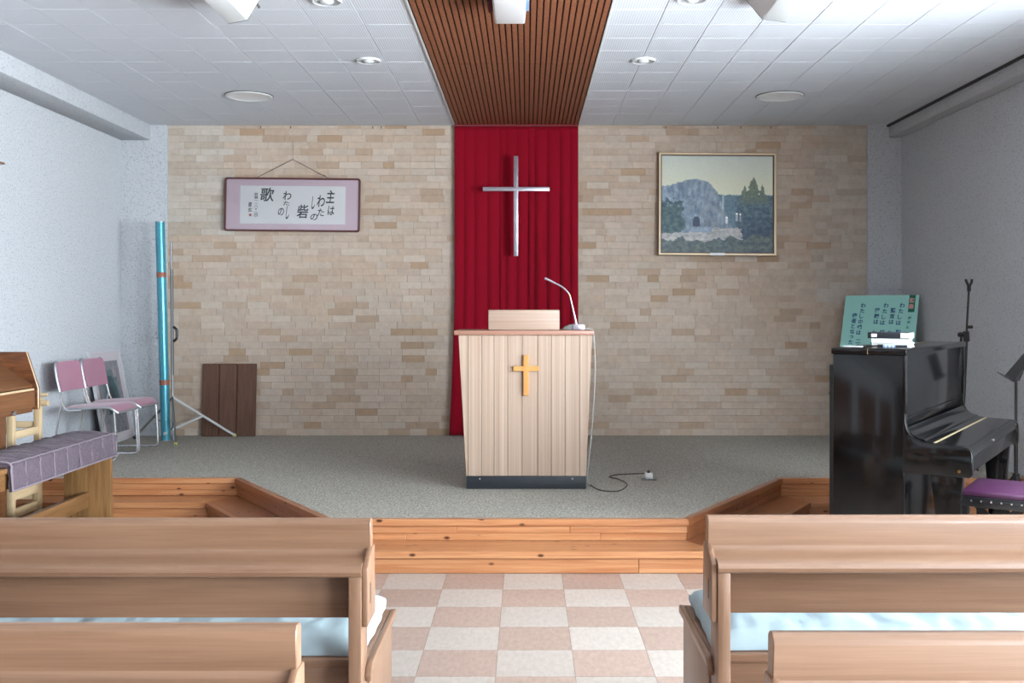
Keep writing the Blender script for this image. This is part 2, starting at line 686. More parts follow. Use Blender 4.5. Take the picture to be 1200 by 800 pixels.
# ---- wooden strip in the ceiling
strip = struct('trim_1', bx(XW0, XW1, YR, YB, ZC + 0.004, ZC + 0.012), 'brown_back',
               'brown slatted wood panel running down the middle of the ceiling', 'ceiling panel')
NS = 30
sp = (XW1 - XW0 - 0.02) / NS
scache = {}
for ya, yb in ((4.4, 7.058), (7.062, YB - 0.002)):
    me = to_mesh('slat', bx(-sp / 2 + 0.0045, sp / 2 - 0.0045, 0, yb - ya, -0.006, 0.004), 'brown_slat', bevel=0.0015, seg=1, smooth=False)
    for i in range(NS):
        meshobj('slat', me, strip, (XW0 + 0.01 + (i + 0.5) * sp, ya, ZC + random.uniform(-0.0008, 0.0008)))
bm = B()
for i in range(NS):
    x = XW0 + 0.01 + (i + 0.5) * sp
    box(bm, x - sp / 2 + 0.0045, x + sp / 2 - 0.0045, YR, 4.398, ZC - 0.006, ZC + 0.004)
o = obj('slat_field', bm, 'brown_slat', strip, smooth=False)
o['kind'] = 'stuff'
for x in (XW0, XW1):
    obj('edge_strip', bx(x - 0.005, x + 0.005, YR, YB, ZC - 0.009, ZC + 0.004), 'white_edge', strip)

# ---- walls


def side_wall(name, side, label):
    xin = XR if side == 'R' else XL
    xo = xin + (0.46 if side == 'R' else -0.46)
    xa, xb = min(xin, xo), max(xin, xo)
    ws = sorted([q[1:] for q in WINS if q[0] == side])
    bm = B()
    cur = YR
    for y0, y1, z0, z1 in ws:
        box(bm, xa, xb, cur, y0, 0, ZC + 0.1)
        box(bm, xa, xb, y0, y1, 0, z0)
        box(bm, xa, xb, y0, y1, z1, ZC + 0.1)
        cur = y1
    box(bm, xa, xb, cur, YB + 0.2, 0, ZC + 0.1)
    return struct(name, bm, 'stucco', label, 'wall', smooth=False)


side_wall('wall_left', 'L', 'pale rough plaster wall on the left')
side_wall('wall_right', 'R', 'grey shaded rough plaster wall on the right')
struct('wall_rear', bx(XL, XR, YR - 0.2, YR, 0, ZC + 0.1), 'plank_dark', 'unseen wall behind the pews, made dark wood to cut bounced light', 'wall')  # out of view; dark wood chosen only to reduce bounced light
wb = struct('wall_back', bx(XL - 0.2, XR + 0.2, YB + 0.012, YB + 0.25, 0, ZC + 0.1), 'mortar',
            'back wall faced with cream sandstone coloured bricks', 'wall')
XB0, XB1 = -3.33, 3.16
for k, (xa, xb) in enumerate(((XL, XB0), (XB1, XR))):
    struct('trim_%d' % (2 + k), bx(xa, xb, YB - 0.025, YB + 0.015, 0, ZC), 'stucco',
           ('pale' if k == 0 else 'grey') + ' plaster pillar strip at the %s end of the brick wall' % ('left' if k == 0 else 'right'), 'pillar')
# ceiling beams along the side walls
struct('trim_4', bx(XL, -3.48, YR, YB - 0.026, 2.975, ZC + 0.01), 'stucco_beam',
       'white plaster beam along the top of the left wall', 'beam', bevel=0.004)
bR = struct('trim_5', bx(3.355, XR, YR, YB - 0.026, 3.0, ZC + 0.01), 'stucco_beam',
            'dark grey plaster beam along the top of the right wall', 'beam', bevel=0.004)
obj('dark_moulding', bx(3.335, 3.356, YR, YB - 0.026, ZC - 0.018, ZC + 0.002), 'dark_trim', bR)  # dark moulding strip where the ceiling meets the beam

# unseen wooden doors, added to absorb light bounced onto the right wall
for n, y0 in enumerate((-3.6, -0.9, 1.8)):
    dr = thing('absorber_%d' % (n + 1), 'added unseen brown wooden door pair in the left wall, %s' % ('farthest back', 'middle', 'nearest the organ')[n], 'absorber',
               (XL + 0.02, y0 + 1.05, 0), kind='structure')
    for k in range(2):
        ya = y0 + 1.06 * k
        obj('absorber_leaf', bx(XL + 0.001, XL + 0.035, ya, ya + 1.05, 0.0, 2.2), 'organ_X', dr, bevel=0.004)
        obj('absorber_pull', bx(XL + 0.035, XL + 0.04, ya + (0.92 if k == 0 else 0.08), ya + (0.97 if k == 0 else 0.13), 0.95, 1.1), 'black_satin', dr)
    obj('absorber_head', bx(XL + 0.001, XL + 0.05, y0 - 0.05, y0 + 2.16, 2.2, 2.28), 'organ_Y', dr)

# windows
for n, (s, y0, y1, z0, z1) in enumerate(WINS):
    xin = XR if s == 'R' else XL
    xo = xin + (0.40 if s == 'R' else -0.40)
    win = thing('window_%d' % (n + 1), 'aluminium window in the right wall, %s' % ('nearest the stage', 'between the other two windows', 'farthest from the stage')[n], 'window',
                (xo, (y0 + y1) / 2, z0), kind='structure')
    bm = B()
    f = 0.045
    for a in ((y0, y0 + f, z0, z1), (y1 - f, y1, z0, z1), (y0, y1, z0, z0 + f), (y0, y1, z1 - f, z1),
              ((y0 + y1) / 2 - f / 2, (y0 + y1) / 2 + f / 2, z0, z1)):
        box(bm, xo - 0.03, xo + 0.03, *a)
    obj('window_frame', bm, 'alu', win, smooth=False)
    for ya, yb in ((y0 + f, (y0 + y1) / 2 - f / 2), ((y0 + y1) / 2 + f / 2, y1 - f)):
        obj('pane', bx(xo - 0.002, xo + 0.002, ya, yb, z0 + f, z1 - f), 'window_glass', win, smooth=False)
    xs = sorted((xin + (-0.03 if s == 'R' else 0.03), xo))
    obj('window_sill', bx(xs[0], xs[1], y0 + 0.001, y1 - 0.001, z0 - 0.001, z0 + 0.02), 'white_edge', win)

# ---- bricks of the back wall
random.seed(21)
RH = 0.0619
TONES = ['d4c0ae', 'd2bda9', 'd6c4b3', 'd0b9a4', 'c6ad96', 'd8c8b8', 'c0a387', 'd5c3b3']
WT = [22, 20, 18, 14, 9, 9, 4, 12]
bricks = []
row = 0
z = ZS
while z < ZC - 0.004:
    z1 = min(z + RH, ZC)
    for xa, xb in ((XB0, -0.60), (0.42, XB1)):
        x = xa
        first = True
        while x < xb - 0.001:
            if first and row % 2:
                ln = random.choice((0.1, 0.14))
            else:
                ln = random.choices((0.1, 0.155, 0.205, 0.225), (2, 2, 9, 4))[0]
            first = False
            zc = (z + z1) / 2
            patch = (x < -2.86 and zc > 2.09) or (x > 2.62 and zc > 1.5)
            if patch:
                ln = random.choice((0.105, 0.155, 0.205))
            xe = x + ln
            if xb - xe < 0.06:
                xe = xb
            h = random.choices(TONES, WT)[0]
            c = list(lin(h))
            if patch:
                c = list(lin(random.choice(('d6cabd', 'd1c4b5', 'ccbdac', 'd9cfc3'))))
            j = random.uniform(0.94, 1.05)
            bricks.append((x, xe, z, z1, [v * j for v in c[:3]] + [1], random.uniform(0, 0.002)))
            x = xe
    z = z1
    row += 1


def hidden(b):
    cx, cz = (b[0] + b[1]) / 2, (b[2] + b[3]) / 2
    for q in ((-2.83, -1.52, 2.1, 2.65), (1.2, 2.34, 1.88, 2.88), (-3.02, -2.48, 0, 0.93), (-3.33, -3.2, 0, 2.3), (2.75, 3.2, 0, 1.6),
              (-0.66, 0.62, 0, 1.5)):
        if q[0] < cx < q[1] and q[2] < cz < q[3]:
            return True
    return False


order = sorted(range(len(bricks)), key=lambda i: (hidden(bricks[i]), -round((bricks[i][1] - bricks[i][0]) * (bricks[i][3] - bricks[i][2]), 4),
                                                  abs((bricks[i][0] + bricks[i][1]) / 2) + abs(bricks[i][2] - 1.5)))
single = set(order[:300])
bcache = {}
bmf = B()
cl = bmf.loops.layers.float_color.new('Col')
for i, (xa, xb, za, zb, c, pr) in enumerate(bricks):
    g = 0.0006
    if i in single:
        key = (round(xb - xa, 3), round(zb - za, 4))
        if key not in bcache:
            hx, hz = key[0] / 2 - g, key[1] / 2 - g
            bcache[key] = to_mesh('brick', bx(-hx, hx, 0, 0.02, -hz, hz), 'brick_object', bevel=0.0007, seg=1, smooth=False)
        o = meshobj('brick', bcache[key], wb, ((xa + xb) / 2, YB - pr, (za + zb) / 2))
        o.color = c
    else:
        nf = len(bmf.faces)
        box(bmf, xa + g, xb - g, YB - pr, YB + 0.02 - pr, za + g, zb - g)
        bmf.faces.ensure_lookup_table()
        for f in bmf.faces[nf:]:
            for lp in f.loops:
                lp[cl] = c
me = bpy.data.meshes.new('brick_field')
bmesh.ops.recalc_face_normals(bmf, faces=bmf.faces)
bmf.to_mesh(me)
bmf.free()
me.materials.append(M['brick_attr'])
o = meshobj('brick_field', me, wb)
o['kind'] = 'stuff'

# ---- stage with two wooden steps
UP = [(XL, 7.01), (-2.0, 7.01), (-1.107, 5.63), (0.889, 5.63), (1.755, 7.01), (XR, 7.01)]
LO = [(XL, 6.757), (-2.125, 6.757), (-1.245, 5.385), (1.027, 5.385), (1.88, 6.757), (XR, 6.757)]


def off(poly, d):
    """offset towards the hall (negative y side) by d, mitred"""
    out = []
    n = len(poly)
    nrm = []
    for i in range(n - 1):
        t = (Vector(poly[i + 1]) - Vector(poly[i])).normalized()
        nrm.append(Vector((t.y, -t.x)))
    for i in range(n):
        if i == 0:
            m_ = nrm[0]
            out.append(Vector(poly[0]) + m_ * d)
        elif i == n - 1:
            out.append(Vector(poly[-1]) + nrm[-1] * d)
        else:
            m_ = (nrm[i - 1] + nrm[i]).normalized()
            out.append(Vector(poly[i]) + m_ * (d / m_.dot(nrm[i])))
    return out


stage_top = [(p.x, p.y) for p in off(UP, -0.03)] + [(XR, YB), (XL, YB)]
bm = B()
prism(bm, stage_top, 'Z', 0.0, ZS)
stage = struct('floor_stage', bm, 'carpet', 'raised stage covered in grey green carpet', 'stage', smooth=False)
bm = B()
prism(bm, [(p.x, p.y) for p in off(LO, -0.02)] + [(p[0], p[1] + 0.02) for p in UP[::-1]], 'Z', 0.0, 0.098)
obj('step_core', bm, 'pine_X', stage, smooth=False)


def band(name, o_out, o_in, z0, z1, seg, t0=0.0, t1=1.0):
    a, b2 = o_out[seg], o_out[seg + 1]
    c, d = o_in[seg], o_in[seg + 1]
    def LP(p, q, t):
        return Vector(p).lerp(Vector(q), t)
    e = 0.0007 / max((Vector(b2) - Vector(a)).length, 0.1)
    p0, p1 = LP(a, b2, t0 + e), LP(a, b2, t1 - e)
    q0, q1 = LP(c, d, t0 + e), LP(c, d, t1 - e)
    bm = B()
    hexa(bm, [(p0.x, p0.y, z0), (p1.x, p1.y, z0), (q1.x, q1.y, z0), (q0.x, q0.y, z0),
              (p0.x, p0.y, z1), (p1.x, p1.y, z1), (q1.x, q1.y, z1), (q0.x, q0.y, z1)])
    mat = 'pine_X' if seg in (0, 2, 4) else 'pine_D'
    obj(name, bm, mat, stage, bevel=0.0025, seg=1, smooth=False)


joints = {0: (0, 0.55, 1), 1: (0, 1), 2: (0, 0.36, 0.675, 1), 3: (0, 1), 4: (0, 0.5, 1)}
joints2 = {0: (0, 0.7, 1), 1: (0, 1), 2: (0, 0.22, 0.76, 1), 3: (0, 1), 4: (0, 0.3, 1)}
jl = {0: (0, 0.6, 1), 1: (0, 1), 2: (0, 0.81, 1), 3: (0, 1), 4: (0, 0.45, 1)}
U0, U1, U2 = off(UP, 0.016), off(UP, -0.03), off(UP, 0.0)
L0, L1, L2 = off(LO, 0.014), off(LO, -0.03), off(LO, 0.0)
Um = off(UP, -0.02)
for sgm in range(5):
    band('nosing_board', U0, U1, 0.204, ZS + 0.001, sgm)
    for a, b2 in zip(joints[sgm][:-1], joints[sgm][1:]):
        band('riser_plank', off(UP, 0.003), Um, 0.162, 0.2035, sgm, a, b2)
    for a, b2 in zip(joints2[sgm][:-1], joints2[sgm][1:]):
        band('riser_plank', U2, Um, 0.1205, 0.1615, sgm, a, b2)
    band('tread_plank', off(LO, -0.031), off(UP, -0.005), 0.097, 0.1195, sgm)
    band('nosing_board', L0, L1, 0.082, 0.1205, sgm)
    for a, b2 in zip(jl[sgm][:-1], jl[sgm][1:]):
        band('riser_plank', L2, off(LO, -0.02), 0.001, 0.0815, sgm, a, b2)

# ================================================================ pews
def pew(name, xa, xb, Y0, label, cush_label, inner):
    """inner: x of the aisle end; wood bench seen from behind (camera side), seat faces the stage"""
    t = thing(name, label, 'pew', ((xa + xb) / 2, Y0, 0), group='pews')
    pr = [(Y0 - 0.012, 0.72), (Y0 - 0.020, 0.80), (Y0 - 0.017, 0.812), (Y0 - 0.006, 0.82), (Y0 + 0.012, 0.819), (Y0 + 0.02, 0.81), (Y0 + 0.024, 0.72)]
    bm = B(); prism(bm, pr, 'X', xa, xb); obj('back_rail', bm, 'pew_X', t, bevel=0.002, seg=1)
    xa2, xb2 = xa + 0.012, xb - 0.012
    led = [(Y0 + 0.02, 0.695), (Y0 - 0.096, 0.680), (Y0 - 0.106, 0.686), (Y0 - 0.109, 0.697), (Y0 - 0.105, 0.708), (Y0 - 0.095, 0.714),
           (Y0 - 0.060, 0.717), (Y0 - 0.034, 0.722), (Y0 - 0.019, 0.729), (Y0 - 0.0126, 0.740), (Y0 + 0.02, 0.740)]
    bm = B(); prism(bm, led, 'X', xa2, xb2); obj('book_ledge', bm, 'pew_X', t)
    obj('back_panel', bx(xa + 0.04, xb - 0.04, Y0 - 0.004, Y0 + 0.016, 0.546, 0.70), 'pew_X', t, bevel=0.003)
    for s, xe in ((1, xa), (-1, xb)):
        def X(a, b2):
            return (xe + s * a, xe + s * b2) if s > 0 else (xe + s * b2, xe + s * a)
        obj('post', bx(*X(0.012, 0.047), Y0 - 0.10, Y0 + 0.005, 0, 0.69), 'pew_Z', t, bevel=0.003)
        # end board with its mortise slot
        eb = [(Y0 - 0.095, 0.548), (Y0 + 0.04, 0.548), (Y0 + 0.045, 0.56), (Y0 + 0.03, 0.742), (Y0 - 0.02, 0.742), (Y0 - 0.095, 0.705)]
        bm = B(); prism(bm, eb, 'X', *X(-0.004, 0.0115)); q = obj('end_board', bm, 'pew_Z', t, bevel=0.003)
        obj('mortise_slot', bx(*X(-0.0046, 0.0), Y0 - 0.055, Y0 - 0.043, 0.60, 0.655), 'black_matte', q, smooth=False)
        # seat end panel and its cap
        ep = [(Y0 - 0.02, 0), (Y0 + 0.46, 0), (Y0 + 0.47, 0.40), (Y0 + 0.006, 0.40), (Y0 + 0.006, 0.2), (Y0 - 0.02, 0.2)]
        obj('seat_end', bx(*X(0.006, 0.0415), Y0 + 0.007, Y0 + 0.465, 0, 0.405), 'pew_Z', t, bevel=0.003)
        cp = [(Y0 - 0.045, 0.385), (Y0 - 0.048, 0.40), (Y0 - 0.035, 0.42), (Y0 - 0.01, 0.43), (Y0 + 0.48, 0.43), (Y0 + 0.485, 0.42), (Y0 + 0.48, 0.405),
              (Y0 - 0.02, 0.405)]
        bm = B(); prism(bm, cp, 'X', *X(-0.006, 0.0115))
        box(bm, *X(0.0115, 0.0415), Y0 + 0.007, Y0 + 0.478, 0.4055, 0.4295)
        obj('end_cap', bm, 'pew_Y', t, bevel=0.003)
    obj('seat_board', bx(xa + 0.042, xb - 0.042, Y0 + 0.0, Y0 + 0.47, 0.405, 0.43), 'pew_X', t, bevel=0.006)
    obj('seat_rail', bx(xa + 0.042, xb - 0.042, Y0 + 0.015, Y0 + 0.04, 0.325, 0.404), 'pew_X', t, bevel=0.003)
    obj('seat_rail', bx(xa + 0.042, xb - 0.042, Y0 + 0.43, Y0 + 0.455, 0.30, 0.404), 'pew_X', t, bevel=0.003)
    if not cush_label:
        return t
    # loose cushion on the seat
    bm = B()
    x0, x1 = xa + 0.024, xb - 0.024
    y0, y1 = Y0 + 0.022, Y0 + 0.475
    NX, NY = 170, 22
    top, bot = [], []
    for i in range(NX + 1):
        ra, rb = [], []
        for j in range(NY + 1):
            u, v = i / NX, j / NY
            x = x0 + (x1 - x0) * u
            yy = y0 + (y1 - y0) * v
            ex = max(0.0, min((x - x0), (x1 - x))) / 0.10
            ey = max(0.0, min(v, 1 - v)) / 0.16
            pf = (1 - (1 - min(ex, 1)) ** 2) ** 0.5 * (1 - (1 - min(ey, 1)) ** 2) ** 0.5
            wr = noise.noise(Vector((x * 9, yy * 5, Y0 * 3))) * 0.010
            wr += abs(noise.noise(Vector((x * 22 + 3, yy * 7, Y0)))) * -0.012
            lift = 0.018 * max(0, 1 - ex * 0.5) ** 2 * v ** 1.5
            dx = noise.noise(Vector((0, yy * 12, Y0))) * 0.012 if i in (0, NX) else 0
            dy = noise.noise(Vector((x * 8, 3, Y0))) * 0.010 if j in (0, NY) else 0
            zt = 0.4325 + 0.014 + lift + 0.050 * pf + wr * min(1, pf + 0.3)
            ra.append(bm.verts.new((x + dx, yy + dy, zt)))
            rb.append(bm.verts.new((x + dx, yy + dy, 0.4325 + lift)))
        top.append(ra); bot.append(rb)
    for i in range(NX):
        for j in range(NY):
            bm.faces.new((top[i][j], top[i + 1][j], top[i + 1][j + 1], top[i][j + 1]))
            bm.faces.new((bot[i][j], bot[i][j + 1], bot[i + 1][j + 1], bot[i + 1][j]))
    for i in range(NX):
        bm.faces.new((top[i][0], bot[i][0], bot[i + 1][0], top[i + 1][0]))
        bm.faces.new((top[i][NY], top[i + 1][NY], bot[i + 1][NY], bot[i][NY]))
    for j in range(NY):
        bm.faces.new((top[0][j], top[0][j + 1], bot[0][j + 1], bot[0][j]))
        bm.faces.new((top[NX][j], bot[NX][j], bot[NX][j + 1], top[NX][j + 1]))
    c = obj('seat_cushion', bm, 'cushion_cloth', None, ang=80)
    tag(c, cush_label, 'cushion', 'seat cushions on the pews')
    return t


pew('pew', -3.35, -0.427, 2.80, 'wooden pew left of the aisle, nearer the stage', 'long pale blue white cushion on the front left pew', -0.427)
pew('pew', 0.505, 3.2, 2.845, 'wooden pew right of the aisle, nearer the stage', 'long pale blue white cushion on the front right pew', 0.511)
pew('pew', -3.35, -0.416, 1.855, 'wooden pew in the left foreground, only its top rail showing', None, -0.416)
pew('pew', 0.434, 3.2, 1.806, 'wooden pew in the right foreground, only its top rail showing', None, 0.434)

# ================================================================ pulpit
PY = 6.574
pul = thing('pulpit', 'pale striped wood pulpit with orange cross standing on the stage', 'pulpit', (-0.003, PY + 0.24, ZS))
obj('plinth', bx(-0.390, 0.386, PY + 0.006, PY + 0.46, ZS, ZS + 0.086), 'base_black', pul, bevel=0.003)
for sx in (-0.302, 0.297):
    bm = B(); lathe(bm, [(0, 0), (0.006, 0), (0.005, 0.003), (0, 0.004)], n=10)
    rot_bm(bm, Matrix.Translation((sx, PY + 0.006, ZS + 0.066)) @ Matrix.Rotation(PI / 2, 4, 'X'))
    obj('screw', bm, 'chrome', pul)
ZP0, ZP1 = ZS + 0.086, 1.238


def edge_x(z, s):
    t = (z - ZP0) / (ZP1 - ZP0)
    return -0.392 - 0.05 * t if s < 0 else 0.387 + 0.038 * t


bd = [None, -0.378, -0.29, -0.21, -0.122, -0.028, 0.072, 0.16, 0.249, 0.343, None]
for k in range(10):
    def xs(z):
        e0, e1 = edge_x(z, -1), edge_x(z, 1)
        a = e0 if bd[k] is None else max(bd[k], e0)
        c = e1 if bd[k + 1] is None else min(bd[k + 1], e1)
        return a + 0.0012, c - 0.0012
    a0, c0 = xs(ZP0)
    a1, c1 = xs(ZP1)
    bm = B()
    hexa(bm, [(a0, PY, ZP0), (c0, PY, ZP0), (c0, PY + 0.018, ZP0), (a0, PY + 0.018, ZP0),
              (a1, PY, ZP1), (c1, PY, ZP1), (c1, PY + 0.018, ZP1), (a1, PY + 0.018, ZP1)])
    obj('front_plank', bm, 'pulpit_Z', pul, bevel=0.0015, seg=1, smooth=False)
bm = B()
hexa(bm, [(edge_x(ZP0, -1) + .004, PY + .0182, ZP0), (edge_x(ZP0, 1) - .004, PY + .0182, ZP0), (edge_x(ZP0, 1) - .004, PY + .024, ZP0), (edge_x(ZP0, -1) + .004, PY + .024, ZP0),
          (edge_x(ZP1, -1) + .004, PY + .0182, ZP1), (edge_x(ZP1, 1) - .004, PY + .0182, ZP1), (edge_x(ZP1, 1) - .004, PY + .024, ZP1), (edge_x(ZP1, -1) + .004, PY + .024, ZP1)])
obj('backing_board', bm, 'plank_dark', pul)
for s in (-1, 1):
    e0, e1 = edge_x(ZP0, s), edge_x(ZP1, s)
    i0, i1 = e0 - s * 0.02, e1 - s * 0.02
    bm = B()
    hexa(bm, [(e0, PY + 0.0245, ZP0), (i0, PY + 0.0245, ZP0), (i0, PY + 0.47, ZP0), (e0, PY + 0.47, ZP0),
              (e1, PY + 0.0245, ZP1), (i1, PY + 0.0245, ZP1), (i1, PY + 0.47, ZP1), (e1, PY + 0.47, ZP1)])
    obj('side_panel', bm, 'pulpit_Z', pul, bevel=0.002, seg=1)
obj('inner_shelf', bx(-0.385, 0.38, PY + 0.03, PY + 0.45, 0.80, 0.82), 'pulpit_X', pul)
obj('top_board', bx(-0.468, 0.436, PY - 0.022, PY + 0.52, ZP1, 1.267), 'pulpit_top', pul, bevel=0.004)
pr = [(PY + 0.14, 1.268), (PY + 0.145, 1.398), (PY + 0.165, 1.402), (PY + 0.48, 1.30), (PY + 0.485, 1.268)]
bm = B(); prism(bm, pr, 'X', -0.252, 0.218); obj('book_rest', bm, 'pulpit_X', pul, bevel=0.003)
cr = B()
cx, cz0, cz1 = -0.003, 0.848, 1.108
prism(cr, [(cx - .017, cz0), (cx + .017, cz0), (cx + .017, 1.005), (cx + .083, 1.005), (cx + .083, 1.037), (cx + .017, 1.037), (cx + .017, cz1),
           (cx - .017, cz1), (cx - .017, 1.037), (cx - .083, 1.037), (cx - .083, 1.005), (cx - .017, 1.005)], 'Y', PY - 0.025, PY - 0.001)
obj('cross_emblem', cr, 'cross_wood', pul, bevel=0.002, seg=1)['label'] = 'orange wooden cross'

# gooseneck microphone on the pulpit
MY = PY + 0.20
mic = thing('gooseneck_microphone', 'silver gooseneck microphone on a small base on the pulpit top', 'microphone', (0.31, MY, 1.267))
bm = B(); prism(bm, [(0.305, 1.2675), (0.385, 1.2675), (0.385, 1.304), (0.307, 1.308)], 'Y', MY - 0.05, MY + 0.05)
obj('base', bm, 'silver', mic, bevel=0.004)
bm = B(); prism(bm, [(0.235, 1.2675), (0.3045, 1.2675), (0.3045, 1.307), (0.285, 1.304), (0.25, 1.288)], 'Y', MY - 0.045, MY + 0.045)
obj('switch_pad', bm, 'cord_dark', mic, bevel=0.003)
obj('lower_stem', tb([(0.332, MY, 1.304), (0.325, MY, 1.34), (0.318, MY, 1.37)], 0.0095, 10, 0.006), 'silver', mic)
neck = spline([(0.318, MY, 1.37), (0.302, MY, 1.44), (0.288, MY, 1.497), (0.272, MY, 1.522), (0.235, MY, 1.555), (0.19, MY, 1.578)])
obj('neck', tb(neck, 0.0052, 8), 'silver', mic)
obj('joint_ring', tb([(0.292, MY, 1.485), (0.287, MY, 1.50)], 0.0075, 10), 'brass', mic)
obj('capsule', tb([(0.192, MY, 1.577), (0.16, MY, 1.594), (0.122, MY, 1.612)], 0.0065, 10, 0.008), 'silver', mic)

ZF = ZS + 0.004


def fl(px, py):
    Y = (1.389 - ZF) * 1190 / (py - 365)
    return ((px - 617) * Y / 1190, Y, ZF)


pth = spline([(0.385, MY, 1.2745), (0.42, MY, 1.2745), (0.441, MY, 1.26), (0.452, MY - 0.02, 1.18), (0.454, MY - 0.05, 0.95), (0.43, MY - 0.08, 0.6),
              (0.405, MY - 0.1, 0.36), (0.402, MY - 0.11, 0.27), fl(692, 568), fl(703, 574), fl(722, 575.5), fl(733, 571), fl(734, 566),
              fl(724, 561), fl(714, 558.5), fl(722, 556), fl(740, 555), fl(755, 554.5)], 6)
mcab = thing('microphone_cable', 'thin grey cable hanging from the pulpit and curling on the carpet', 'cable', (0.41, MY - 0.1, ZS))
cut = 8 * 6
obj('hanging_length', tb(pth[:cut + 1], 0.0036, 6), 'cord_grey', mcab)
obj('floor_length', tb(pth[cut:], 0.0038, 6), 'cord_floor', mcab)
ox, oy, _ = fl(760.5, 561)
so = thing('floor_socket', 'small white floor socket block on the carpet right of the pulpit', 'socket', (ox, oy, ZS))
obj('housing', bx(ox - 0.024, ox + 0.024, oy - 0.02, oy + 0.03, ZS + 0.006, ZS + 0.045), 'white_plastic', so, bevel=0.004)
obj('floor_plate', bx(ox - 0.05, ox + 0.05, oy - 0.04, oy + 0.05, ZS + 0.001, ZS + 0.006), 'grey_metal', so)
obj('plug', bx(ox - 0.012, ox + 0.008, oy - 0.004, oy + 0.018, ZS + 0.045, ZS + 0.062), 'black_satin', so, bevel=0.002)

# ================================================================ curtain and wall cross
random.seed(5)
bm = B()
NXc, NZc = 220, 60
creases = [-0.666, -0.575, -0.48, -0.36, -0.25, -0.19, -0.09, 0.015, 0.075, 0.19, 0.31, 0.405, 0.478]
amps = [random.uniform(0.6, 1.0) for _ in creases]
grid = []
for i in range(NXc + 1):
    x = -0.666 + 1.144 * i / NXc
    k = max(q for q in range(len(creases) - 1) if creases[q] <= x + 1e-6)
    s = (x - creases[k]) / (creases[k + 1] - creases[k])
    shp = max(0.0, math.sin(PI * min(1, max(0, s)) ** 0.75)) ** 0.8 if 0 < s < 1 else 0
    col = []
    for j in range(NZc + 1):
        v = j / NZc
        z = ZC - 0.012 - (ZC - 0.012 - ZS - 0.012) * v
        a = (0.006 + 0.042 * min(1, v * 2.2) ** 0.8) * (0.55 if x < -0.1 else 1.0)
        yy = YB - 0.045 - a * amps[k] * shp - 0.03 * v + 0.006 * noise.noise(Vector((x * 4, v * 3, 0)))
        xx = x + 0.008 * noise.noise(Vector((x * 6, v * 2.5, 4))) * v
        xx -= 0.055 * max(0, v - 0.5) ** 1.5 * 2.4 * max(0, (-x - 0.35) / 0.316)
        col.append(bm.verts.new((xx, yy, z)))
    grid.append(col)
for i in range(NXc):
    for j in range(NZc):
        bm.faces.new((grid[i][j], grid[i][j + 1], grid[i + 1][j + 1], grid[i + 1][j]))
cur = thing('curtain', 'tall crimson pleated curtain hanging behind the pulpit', 'curtain', (-0.095, YB - 0.06, ZS))
o = obj('drape', bm, 'curtain', cur, ang=180)
md = o.modifiers.new('thickness', 'SOLIDIFY'); md.thickness = 0.004
obj('curtain_rail', bx(-0.67, 0.48, YB - 0.09, YB - 0.03, ZC - 0.012, ZC - 0.001), 'curtain', cur)

wc = thing('wall_cross', 'large silver metal cross fixed in front of the crimson curtain', 'cross', (-0.1, 9.24, 1.9))
sc_ = 1190 / 9.23


def WX(px): return (px - 617) / sc_
def WZ(py): return 1.389 - (py - 365) / sc_


obj('upright', bx(WX(602), WX(607.2), 9.215, 9.25, WZ(300), WZ(183)), 'silver', wc, bevel=0.002)
obj('crossbar', bx(WX(566), WX(644), 9.210, 9.245, WZ(224), WZ(219.3)), 'silver', wc, bevel=0.002)
for z in (WZ(205), WZ(285)):
    obj('wall_bracket', tb([(WX(604.6), 9.25, z), (WX(604.6), 9.43, z)], 0.006), 'grey_metal', wc)

# ================================================================ framed calligraphy
def text_mesh(ch, size, mat, bold=0.0):
    cu = bpy.data.curves.new('txt', 'FONT')
    cu.body = ch
    cu.size = size
    cu.align_x = 'CENTER'
    cu.align_y = 'CENTER'
    cu.resolution_u = 3
    cu.offset = bold
    cu.extrude = 0.0003
    ob = bpy.data.objects.new('txt', cu)
    C.objects.link(ob)
    dg = bpy.context.evaluated_depsgraph_get()
    me = bpy.data.meshes.new_from_object(ob.evaluated_get(dg))
    bpy.data.objects.remove(ob)
    bpy.data.curves.remove(cu)
    me.materials.clear()
    me.materials.append(M[mat])
    # centre the glyph on its own box
    xs = [v.co.x for v in me.vertices]; ys = [v.co.y for v in me.vertices]
    if xs:
        ox, oy = (min(xs) + max(xs)) / 2, (min(ys) + max(ys)) / 2
        for v in me.vertices:
            v.co.x -= ox; v.co.y -= oy
    return me


sw = 1190 / 9.4
cal_w, cal_h = 159 / sw, 63 / sw
cal = thing('framed_calligraphy', 'framed Japanese calligraphy with pink mat hanging on the brick wall', 'framed calligraphy',
            ((343 - 617) / sw, 9.405, 1.389 - (240 - 365) / sw))
cal.rotation_euler = (math.radians(-1.5), math.radians(0.55), 0)


def fx(px): return (px / 6 + 240 - 343) / sw
def fz(py): return -(py / 6 + 170 - 240) / sw


fw = 0.016
def rrect(w2, h2, r, n=5):
    out = []
    for cx, cz, a0 in ((w2 - r, h2 - r, 0), (-w2 + r, h2 - r, 90), (-w2 + r, -h2 + r, 180), (w2 - r, -h2 + r, 270)):
        for k in range(n + 1):
            a = math.radians(a0 + 90 * k / n)
            out.append((cx + r * math.cos(a), cz + r * math.sin(a)))
    return out


def ring(bm, o_, i_, y0, y1):
    n = len(o_)
    V = [[bm.verts.new((p[0], y, p[1])) for p in poly] for poly, y in ((o_, y0), (o_, y1), (i_, y1), (i_, y0))]
    for a, b2 in ((0, 1), (1, 2), (2, 3), (3, 0)):
        for k in range(n):
            bm.faces.new((V[a][k], V[a][(k + 1) % n], V[b2][(k + 1) % n], V[b2][k]))


